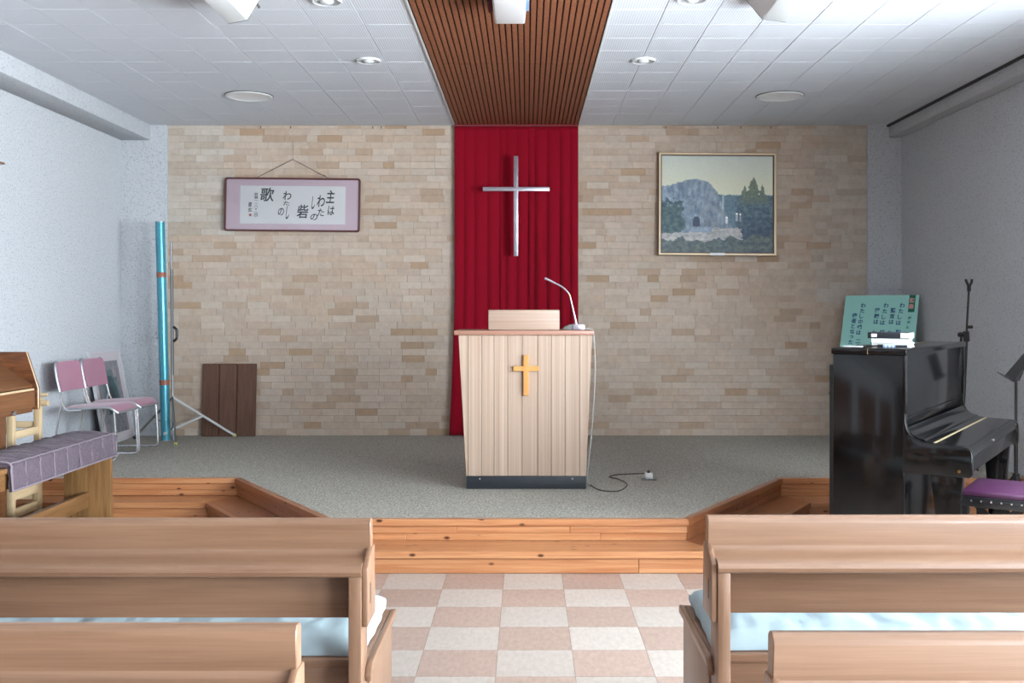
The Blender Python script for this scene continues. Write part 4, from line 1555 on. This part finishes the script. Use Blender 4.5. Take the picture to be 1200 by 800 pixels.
def put(ch, px, py, size, mat):
    a, c = bu(px, py)
    me = text_mesh(ch, size, mat, 0.0012)
    me.transform(FR @ Matrix.Translation((a, -0.0004, c)) @ RX)
    me.transform(parent_matrix(sg).inverted())
    o = bpy.data.objects.new('printed_character', me); C.objects.link(o); o.parent = pan


cols = [('わたしは', 648, 252, 58, 'board_ink', -10), ('聖', 615, 520, 58, 'board_ink', 0), ('聖言は', 573, 302, 58, 'board_ink', -7),
        ('わたし', 548, 525, 55, 'board_ink', -8), ('わたしは', 515, 252, 58, 'board_ink', -10), ('経験に', 484, 522, 58, 'board_ink', -9),
        ('経験は', 443, 302, 58, 'board_ink', -6), ('わたし', 418, 525, 55, 'board_ink', -8), ('わたしの魂は', 322, 252, 55, 'board_ink', -8),
        ('二つ', 278, 615, 50, 'board_ink', -2), ('使者となった', 248, 355, 54, 'board_ink', -7), ('「', 240, 680, 20, 'board_ink', 0),
        ('神戸ル', 708, 378, 46, 'board_ink_green', -8)]
for s, px, py, st_, mt, dxx in cols:
    for k, ch in enumerate(s):
        put(ch, px + k * dxx, py + k * st_, 0.047 if mt == 'board_ink' else 0.028, mt)
a0, c0 = bu(708, 150)
a1, c1 = bu(757, 320)
obj('header_block', onboard(bx(a0, a0 + 0.055, -0.0006, 0.002, c1, c0)), 'teal_dark', pan)
for ch, py in (('聖', 203), ('書', 263)):
    put(ch, 728 if py < 250 else 722, py, 0.046, 'board_pink')
# easel
fL = Vector((2.765, 9.17, ZS))
fR = Vector((3.20, 8.70, ZS))
fB = Vector((3.33, 9.33, ZS))
apex = org + w_dir * (Wb / 2) + updir * (bh * 0.9) - nrm3 * 0.05
for f_, nm in ((fL, 'front'), (fR, 'front'), (fB, 'rear')):
    obj('leg', tb([f_ + Vector((0, 0, 0.05)), apex], 0.011, 8), 'black_satin', es)
    obj('rubber_foot', tb([f_ + Vector((0, 0, 0.001)), f_.lerp(apex, 0.06)], 0.02, 10, 0.016), 'white_plastic', es)
obj('support_peg', tb([(2.73, 9.16, 0.655), (2.83, 9.12, 0.655)], 0.012, 8), 'black_satin', es)
pgl, pgr = org - updir * 0.012 + nrm3 * 0.02, org + w_dir * Wb - updir * 0.012 + nrm3 * 0.02
obj('ledge_bar', tb([pgl, pgr], 0.01, 8), 'black_satin', es)

# ================================================================ projection screen on its tripod
SY = 9.05
ks = SY / 1190


def S(px, py, dy=0.0): return ((px - 617) * ks, SY + dy, 1.389 - (py - 365) * ks)


ps = thing('projection_screen', 'rolled projection screen in a tall blue metal tube on a tripod', 'projection screen', (S(194, 516)[0], SY, ZS))
ta, tbm = Vector(S(194.5, 515)), Vector(S(187.5, 261))
obj('tube', tb([ta, tbm], 0.041, 24), 'screen_blue', ps)
for a, c in ((ta, -0.008), (tbm, 0.012)):
    dd = (tbm - ta).normalized()
    obj('end_cap', tb([a + dd * min(0, c), a + dd * max(0, c)], 0.043, 24), 'screen_blue_cap', ps)
for py in (322, 448):
    t_ = (515 - py) / (515 - 261)
    p = ta.lerp(tbm, t_)
    dd = (tbm - ta).normalized()
    obj('label_band', tb([p - dd * 0.022, p + dd * 0.022], 0.0418, 24), 'orange_band', ps)
ra, rb = Vector(S(200, 466, 0.075)), Vector(S(197, 262, 0.09))
obj('pole', tb([Vector(S(200.5, 518, 0.06)), Vector(S(196.5, 282, 0.085))], 0.009, 8), 'grey_metal', ps)
obj('pole_sleeve', tb([Vector(S(199, 440, 0.07)), Vector(S(197.5, 315, 0.08))], 0.013, 10), 'grey_metal', ps)
obj('carry_handle', tb(spline([S(200, 383, 0.07), S(203.5, 386, 0.07), S(204, 391, 0.07), S(203.5, 397, 0.07), S(200, 400, 0.07)], 4), 0.012, 8), 'black_satin', ps)
obj('hook', tb([S(184, 389, 0), S(182, 391, 0), S(182, 395, 0), S(185, 396, 0)], 0.004, 6), 'grey_metal', ps)
obj('side_latch', bx(S(183, 0)[0], S(184.2, 0)[0], SY - 0.01, SY + 0.02, S(0, 298)[2], S(0, 268)[2]), 'hinge', ps)
hub = Vector(S(200, 466, 0.05))


def leg(tipx, tipy, mat, r, tipcol=True, zoff=0.012):
    Y = (1.389 - ZS - zoff) * 1190 / (tipy - 365)
    tip = Vector(((tipx - 617) * Y / 1190, Y, ZS + zoff))
    obj('leg', tb([hub, tip], r, 8), mat, ps)
    obj('rubber_tip', tb([tip.lerp(hub, 0.03), tip], 0.016, 8), 'yellow_rubber' if tipcol else 'black_satin', ps)
    return tip


t1 = leg(276, 510.5, 'white_enamel', 0.011)
t2 = leg(206, 521, 'grey_metal', 0.009)
t3 = leg(157, 513, 'cord_dark', 0.011, False)
lowp = Vector(S(199, 504, 0.055))
for t_, mt in ((t1, 'white_enamel'), (t3, 'cord_dark'), (t2, 'grey_metal')):
    obj('brace', tb([lowp, hub.lerp(t_, 0.48)], 0.009 if mt == 'white_enamel' else 0.005, 8), mt, ps)
obj('foot_knob', tb([S(196, 507, -0.04), S(196, 507, -0.06)], 0.014, 10), 'white_enamel', ps)

# ================================================================ dark plank panel leaning on the wall
bd_ = thing('plank_panel', 'dark brown panel of three planks leaning against the brick wall', 'wooden panel', (-2.75, 9.38, ZS))
xs_ = [-2.995, -2.838, -2.674, -2.495]
for a, c in zip(xs_[:-1], xs_[1:]):
    bm = B()
    hexa(bm, [(a + .003, 9.345, ZS), (c - .003, 9.345, ZS), (c - .003, 9.37, ZS), (a + .003, 9.37, ZS),
              (a + .003, 9.388, ZS + .668), (c - .003, 9.388, ZS + .668), (c - .003, 9.413, ZS + .668), (a + .003, 9.413, ZS + .668)])
    obj('plank', bm, 'plank_dark', bd_, bevel=0.004, seg=1)
bm = B()
hexa(bm, [(-2.985, 9.360, ZS + .01), (-2.505, 9.360, ZS + .01), (-2.505, 9.373, ZS + .01), (-2.985, 9.373, ZS + .01),
          (-2.985, 9.403, ZS + .66), (-2.505, 9.403, ZS + .66), (-2.505, 9.416, ZS + .66), (-2.985, 9.416, ZS + .66)])
obj('backing', bm, 'brown_back', bd_)

# ================================================================ leaning picture frame behind the chairs
lf = thing('leaning_picture', 'pale framed picture leaning against the left wall behind the chairs', 'framed picture', (-3.60, 8.96, ZS))
# frame plane: bottom at X=-3.60, top at the wall; width along Y 8.60..9.33
bA, tA = Vector((-3.585, 0, ZS + 0.003)), Vector((-3.735, 0, 1.05))
upl = (tA - bA).normalized()
hl = (tA - bA).length
nl = Vector((upl.z, 0, -upl.x))
y0l, y1l = 8.66, 9.33
FL = Matrix(((0, -nl.x, upl.x, bA.x), (1, 0, 0, y0l), (0, -nl.z, upl.z, bA.z), (0, 0, 0, 1)))
wl = y1l - y0l


def onleaf(bm):
    rot_bm(bm, FL)
    return bm


bm = B(); ring(bm, [(wl, hl), (0, hl), (0, 0), (wl, 0)], [(wl - .02, hl - .02), (.02, hl - .02), (.02, .02), (wl - .02, .02)], -0.0, 0.025)
obj('frame', onleaf(bm), 'frame_pale', lf, bevel=0.002, seg=1)
mo = obj('mount', onleaf(bx(0.015, wl - 0.015, 0.012, 0.02, 0.015, hl - 0.015)), 'mount_pale', lf)


def poster(u, v):
    c = L3('b9b4bb')
    n_ = fbm(u * 14, v * 14, 40, 3)
    c = mixc(c, L3('8d8a92'), 0.5 * max(0, n_) * 2)
    if 0.16 < u < 0.84 and v > 0.12:
        c = mixc(L3('9aa8ab'), L3('7d9196'), 0.5 + n_)
    rr = ((u - 0.52) / 0.27) ** 2 + ((v - 0.55) / 0.36) ** 2
    if rr < 1 and v > 0.2:
        c = mixc(L3('5b7f86'), L3('48646c'), 0.5 + n_)
    if v > 0.36 and abs(u - 0.5) < 0.10 + 0.34 * (v - 0.36):
        c = mixc(L3('3a464c'), L3('4d595d'), 0.5 + n_)
    if v > 0.74 and 0.1 < u < 0.9:
        c = mixc(L3('8d8f96'), L3('b7b2b8'), 0.5 + 1.6 * n_)
    if (u - 0.78) ** 2 + (v - 0.16) ** 2 < 0.006:
        c = mixc(L3('c9a6b2'), L3('e0d6da'), 0.5 + n_)
    return [max(0, min(1, q)) for q in c] + [1]


po = painted('printed_image', wl / 2 - 0.09, hl / 2 - 0.09, 0.0115, 60, 70, poster, mo, wl / 2, hl / 2 - 0.01)
for d_c in po.data.attributes['Col'].data:
    d_c.color = [q * 0.62 for q in d_c.color[:3]] + [1]
po.data.transform(parent_matrix(lf).inverted() @ FL)

# ================================================================ two pink chairs
def chair(cy, label):
    t = thing('stacking_chair', label, 'chair', (-3.37, cy, ZS), group='pink chairs by the left wall')
    w2 = 0.214
    z = ZS
    # chair faces +X
    bm = B()
    NXs, NYs = 16, 10
    prof = []
    for i in range(NXs + 1):
        u = i / NXs
        x = -3.545 + 0.415 * u
        zz = z + 0.405 + 0.020 * u - 0.045 * max(0, (u - 0.82) / 0.18) ** 2
        prof.append((x, zz))
    tv, bv = [], []
    for i, (x, zz) in enumerate(prof):
        tr_, br_ = [], []
        for j in range(NYs + 1):
            v = -1 + 2 * j / NYs
            nar = 1 - 0.08 * (1 - i / NXs)
            rc = 1 - 0.10 * max(0, (i / NXs - 0.85) / 0.15) ** 2 - 0.12 * max(0, (0.12 - i / NXs) / 0.12) ** 2
            yy = cy + v * w2 * nar * rc
            crown = 0.012 * (1 - v ** 4)
            tr_.append(bm.verts.new((x, yy, zz + crown)))
            br_.append(bm.verts.new((x, yy, zz - 0.014)))
        tv.append(tr_); bv.append(br_)
    for i in range(NXs):
        for j in range(NYs):
            bm.faces.new((tv[i][j], tv[i + 1][j], tv[i + 1][j + 1], tv[i][j + 1]))
            bm.faces.new((bv[i][j], bv[i][j + 1], bv[i + 1][j + 1], bv[i + 1][j]))
    for i in range(NXs):
        bm.faces.new((tv[i][0], bv[i][0], bv[i + 1][0], tv[i + 1][0]))
        bm.faces.new((tv[i][NYs], tv[i + 1][NYs], bv[i + 1][NYs], bv[i][NYs]))
    for j in range(NYs):
        bm.faces.new((tv[0][j], tv[0][j + 1], bv[0][j + 1], bv[0][j]))
        bm.faces.new((tv[NXs][j], bv[NXs][j], bv[NXs][j + 1], tv[NXs][j + 1]))
    obj('seat', bm, 'pink_fabric', t, bevel=0)
    # grey seat edging
    loop = [(x, cy - w2 * (1 - 0.08 * (1 - i / NXs)) * (1 - 0.10 * max(0, (i / NXs - 0.85) / 0.15) ** 2) - 0.003, zz - 0.006) for i, (x, zz) in enumerate(prof)]
    loop2 = [(x, 2 * cy - yy, zz) for x, yy, zz in loop][::-1]
    obj('seat_edging', tb(loop + [(loop[-1][0] + 0.004, cy, loop[-1][2])] + loop2, 0.009, 6), 'alu', t)
    # backrest: gently curved pad tilted back
    bm = B()
    NJ, NK = 12, 10
    fr_, bk_ = [], []
    for j in range(NJ + 1):
        v = -1 + 2 * j / NJ
        f1, b1 = [], []
        for k in range(NK + 1):
            h = k / NK
            rc = 1 - 0.10 * max(0, (h - 0.8) / 0.2) ** 2.5 - 0.06 * max(0, (0.15 - h) / 0.15) ** 2
            yy = cy + v * (w2 - 0.012) * rc
            zz = z + 0.535 + 0.225 * h
            xx = -3.562 - 0.045 * h - 0.020 * (1 - v * v)
            f1.append(bm.verts.new((xx + 0.012 + 0.010 * (1 - v ** 4) * (1 - (2 * h - 1) ** 4), yy, zz)))
            b1.append(bm.verts.new((xx - 0.012, yy, zz)))
        fr_.append(f1); bk_.append(b1)
    for j in range(NJ):
        for k in range(NK):
            bm.faces.new((fr_[j][k], fr_[j + 1][k], fr_[j + 1][k + 1], fr_[j][k + 1]))
            bm.faces.new((bk_[j][k], bk_[j][k + 1], bk_[j + 1][k + 1], bk_[j + 1][k]))
        bm.faces.new((fr_[j][0], bk_[j][0], bk_[j + 1][0], fr_[j + 1][0]))
        bm.faces.new((fr_[j][NK], fr_[j + 1][NK], bk_[j + 1][NK], bk_[j][NK]))
    for k in range(NK):
        bm.faces.new((fr_[0][k], fr_[0][k + 1], bk_[0][k + 1], bk_[0][k]))
        bm.faces.new((fr_[NJ][k], bk_[NJ][k], bk_[NJ][k + 1], fr_[NJ][k + 1]))
    obj('backrest', bm, 'pink_fabric', t)
    for s in (-1, 1):
        yy = cy + s * (w2 - 0.006)
        obj('backrest_edging', tb(spline([(-3.565, yy, z + 0.535), (-3.59, yy, z + 0.65), (-3.605, cy + s * (w2 - 0.016), z + 0.735), (-3.61, cy + s * (w2 - 0.05), z + 0.762)], 5), 0.010, 6), 'alu', t)
        # rear leg runs from the backrest to the floor, sled bar and front leg in one bent tube
        obj('back_upright', tb(spline([(-3.57, yy, z + 0.55), (-3.55, yy, z + 0.47), (-3.53, yy, z + 0.415), (-3.49, yy, z + 0.392), (-3.40, yy, z + 0.395)], 5), 0.0085, 8), 'chrome', t)
        pts = [(-3.55, yy, z + 0.47), (-3.58, yy, z + 0.30), (-3.615, yy, z + 0.05), (-3.605, yy, z + 0.017), (-3.56, yy, z + 0.0095), (-3.35, yy, z + 0.0095),
               (-3.18, yy, z + 0.0095), (-3.143, yy, z + 0.018), (-3.132, yy, z + 0.055), (-3.14, yy, z + 0.25), (-3.15, yy, z + 0.385)]
        obj('leg', tb(spline(pts, 4), 0.0085, 8), 'chrome', t)
    obj('cross_brace', tb([(-3.15, cy - w2 + 0.01, z + 0.385), (-3.15, cy + w2 - 0.01, z + 0.385)], 0.008, 8), 'chrome', t)
    obj('cross_brace', tb([(-3.49, cy - w2 + 0.01, z + 0.392), (-3.49, cy + w2 - 0.01, z + 0.392)], 0.008, 8), 'chrome', t)


chair(7.965, 'pink padded chrome chair nearer the organ bench')
chair(8.42, 'pink padded chrome chair nearer the blue screen tube')

# ================================================================ organ, bench and pale wooden stool
og = thing('organ', 'brown oak organ at the left picture edge with sloping lid', 'organ', (-3.35, 5.5, 0))
YE = 6.30
for ya in (YE - 0.028, 4.75):
    ck = [(-3.70, 0.785), (-3.022, 0.785), (-3.018, 0.79), (-3.018, 0.915), (-3.092, 1.14), (-3.70, 1.14)]
    bm = B(); prism(bm, ck, 'Y', ya, ya + 0.028)
    c = obj('side_cheek', bm, 'organ_X', og, bevel=0.002, seg=1)
    obj('edge_banding', tb([(-3.0185, ya + 0.006, 0.79), (-3.0185, ya + 0.006, 0.915), (-3.0925, ya + 0.006, 1.138)], 0.0045, 6), 'pale_Z', c)
bm = B(); prism(bm, [(-3.055, 0.945), (-3.05, 0.95), (-3.045, 0.945), (-3.05, 0.93), (-3.70, 1.14 - 0.03), (-3.70, 1.165 - 0.03), (-3.30, 1.10)], 'Y', 4.779, YE - 0.0285)
bm.free()
bm = B()
prism(bm, [(-3.052, 0.920), (-3.05, 0.938), (-3.30, 1.105), (-3.68, 1.125), (-3.68, 1.105), (-3.30, 1.085)], 'Y', 4.779, YE - 0.0285)
ldo = obj('lid', bm, 'organ_Y', og, bevel=0.002, seg=1)
obj('lid_trim', bx(-3.052, -3.034, 4.779, YE - 0.04, 0.905, 0.917), 'pale_Y', ldo)
obj('front_board', bx(-3.056, -3.036, 4.779, YE - 0.0285, 0.80, 0.904), 'organ_Y', og, bevel=0.002, seg=1)
obj('key_shelf', bx(-3.68, -3.05, 4.779, YE - 0.0285, 0.770, 0.799), 'organ_Y', og, bevel=0.002, seg=1)
obj('knob', tb([(-3.045, 6.02, 0.785), (-3.03, 6.02, 0.785)], 0.014, 12), 'chrome', og)
obj('lower_case', bx(-3.68, -3.115, 4.8, 6.08, 0.06, 0.7695), 'organ_Y', og, bevel=0.003)
obj('plinth', bx(-3.70, -3.10, 4.78, 6.11, 0.0, 0.06), 'organ_Y', og, bevel=0.003)
obj('lower_panel', bx(-3.1145, -3.105, 4.9, 6.0, 0.14, 0.70), 'organ_X', og, bevel=0.003)
obj('back_panel', bx(-3.70, -3.681, 4.779, YE - 0.0285, 0.06, 1.13), 'organ_Y', og)

# bench along the organ
be = thing('organ_bench', 'oak organ bench with plank ends beside the organ', 'bench', (-2.85, 5.95, 0))
obj('bench_top', bx(-3.0, -2.70, 4.92, 6.67, 0.545, 0.572), 'oak_Y', be, bevel=0.004)
for y0 in (4.98, 6.58):
    bm = B(); prism(bm, [(-3.0, 0), (-2.695, 0), (-2.695, 0.544), (-3.0, 0.544)], 'Y', y0, y0 + 0.035)
    obj('end_panel', bm, 'oak_Z', be, bevel=0.003)
obj('stretcher', bx(-2.87, -2.835, 5.0155, 6.579, 0.12, 0.22), 'oak_Y', be, bevel=0.003)
obj('top_rail', bx(-2.735, -2.712, 5.0155, 6.579, 0.46, 0.544), 'oak_Y', be)

# velvet runner cushion draped over the bench
bm = B()
NYv, path = 240, []
for q in range(21):
    path.append((-3.0 + 0.29 * q / 20, 0.0, 'top'))
cu_ = thing('bench_cushion', 'mauve velvet quilted cushion draped over the organ bench', 'cushion', (-2.85, 5.95, 0.573))
prof = [(-3.012, 0.56), (-3.010, 0.585), (-2.995, 0.598)]
prof += [(-2.995 + 0.285 * k / 14, 0.600 + 0.012 * math.sin(PI * k / 14)) for k in range(1, 14)]
prof += [(-2.705, 0.600), (-2.690, 0.594), (-2.680, 0.580)]
prof += [(-2.684 + 0.010 * k / 10, 0.575 - 0.125 * k / 10) for k in range(1, 11)]
G = []
ya, yb = 5.28, 6.64
seamp = 0.165
for i in range(NYv + 1):
    yy = ya + (yb - ya) * i / NYv
    ph = (yy - ya) / seamp
    sfr = abs(ph - round(ph)) * 2
    quilt = min(1, sfr * 6) ** 0.5
    rowv = []
    for k, (px, pz) in enumerate(prof):
        s = k / (len(prof) - 1)
        rip = 0.013 * noise.noise(Vector((yy * 40 + 5 * s, s * 4, 2))) + 0.008 * noise.noise(Vector((yy * 85, s * 3, 9)))
        d = rip * (0.35 + 0.65 * quilt) + 0.015 * (quilt - 1)
        nv = Vector((0, 1)) if k < 18 else Vector((1, 0.1))
        if k < 3:
            nv = Vector((-0.7, 0.7))
        endd = 0.02 * max(0, 1 - (yb - yy) / 0.05) ** 2 + 0.012 * max(0, 1 - (yy - ya) / 0.03) ** 2
        y2 = yy + (0.010 * noise.noise(Vector((s * 6, 1, 1))) if i in (0, NYv) else 0)
        zz = pz + nv.y * d - (endd if k < 18 else 0) + 0
        rowv.append(bm.verts.new((px + nv.x * d, y2, zz)))
    G.append(rowv)
for i in range(NYv):
    for k in range(len(prof) - 1):
        bm.faces.new((G[i][k], G[i + 1][k], G[i + 1][k + 1], G[i][k + 1]))
o = obj('quilted_cover', bm, 'velvet', cu_, ang=180)
md = o.modifiers.new('thickness', 'SOLIDIFY'); md.thickness = 0.012; md.offset = -1
obj('hem', tb([(-2.668, ya + (yb - ya) * k / 60, 0.455) for k in range(61)], 0.005, 6), 'velvet_seam', cu_)
obj('top_seam', tb([(-2.688, ya + (yb - ya) * k / 60, 0.598 + 0.001 * math.sin(k)) for k in range(61)], 0.004, 6), 'velvet_seam', cu_)
for k in range(1, 9):
    ys = ya + k * seamp
    if ys < yb - 0.03:
        obj('cross_seam', tb([(px + (0.0 if q < 17 else -0.004), ys, pz - (0.006 if q < 17 else 0.0)) for q, (px, pz) in enumerate(prof)][2:], 0.0032, 6), 'velvet_seam', cu_)
obj('end_hem', tb([(px + 0.004, ya - 0.002, pz + 0.004) for px, pz in prof[14:]], 0.006, 6), 'velvet_seam', cu_)

# pale wooden stool behind the organ
ws = thing('pale_stool', 'pale wooden ladder stool with rungs behind the organ bench', 'stool', (-3.39, 6.54, 0))
for x in (-3.23, -3.55):
    for y in (6.365, 6.715):
        obj('post', bx(x - 0.02, x + 0.02, y - 0.022, y + 0.022, 0, 0.80), 'pale_Z', ws, bevel=0.004)
    for z_, h_ in ((0.585, 0.05), (0.20, 0.055), (0.09, 0.055)):
        obj('side_rung', bx(x - 0.012, x + 0.012, 6.3872, 6.6928, z_, z_ + h_), 'pale_Y', ws, bevel=0.003)
for y in (6.365, 6.715):
    for z_ in (0.62, 0.15):
        obj('rung', bx(-3.5298, -3.2502, y - 0.012, y + 0.012, z_, z_ + 0.045), 'pale_X', ws, bevel=0.003)
obj('seat', bx(-3.585, -3.205, 6.335, 6.745, 0.8005, 0.822), 'pale_X', ws, bevel=0.005)
for z_, r_ in ((0.84, 0.012), (0.785, 0.019)):
    obj('dowel', tb([(-3.209, 6.715, z_), (-3.168 + r_ * 0.3, 6.715, z_)], r_, 14), 'pale_X', ws)

# small shelf on the left wall, just inside the picture
sh = thing('wall_shelf', 'small brown wooden shelf on the left wall at the picture edge', 'shelf', (-3.70, 6.9, 2.38))
obj('board', bx(-3.754, -3.645, 6.72, 7.10, 2.415, 2.43), 'organ_Y', sh, bevel=0.003)
bm = B(); prism(bm, [(-3.754, 2.37), (-3.70, 2.375), (-3.665, 2.39), (-3.66, 2.414), (-3.754, 2.414)], 'Y', 6.75, 7.065)
obj('moulding', bm, 'organ_Y', sh, bevel=0.004)

for o in bpy.data.objects:
    if o.type == 'MESH' and o.parent is None and 'label' not in o:
        print('UNLABELLED', o.name)
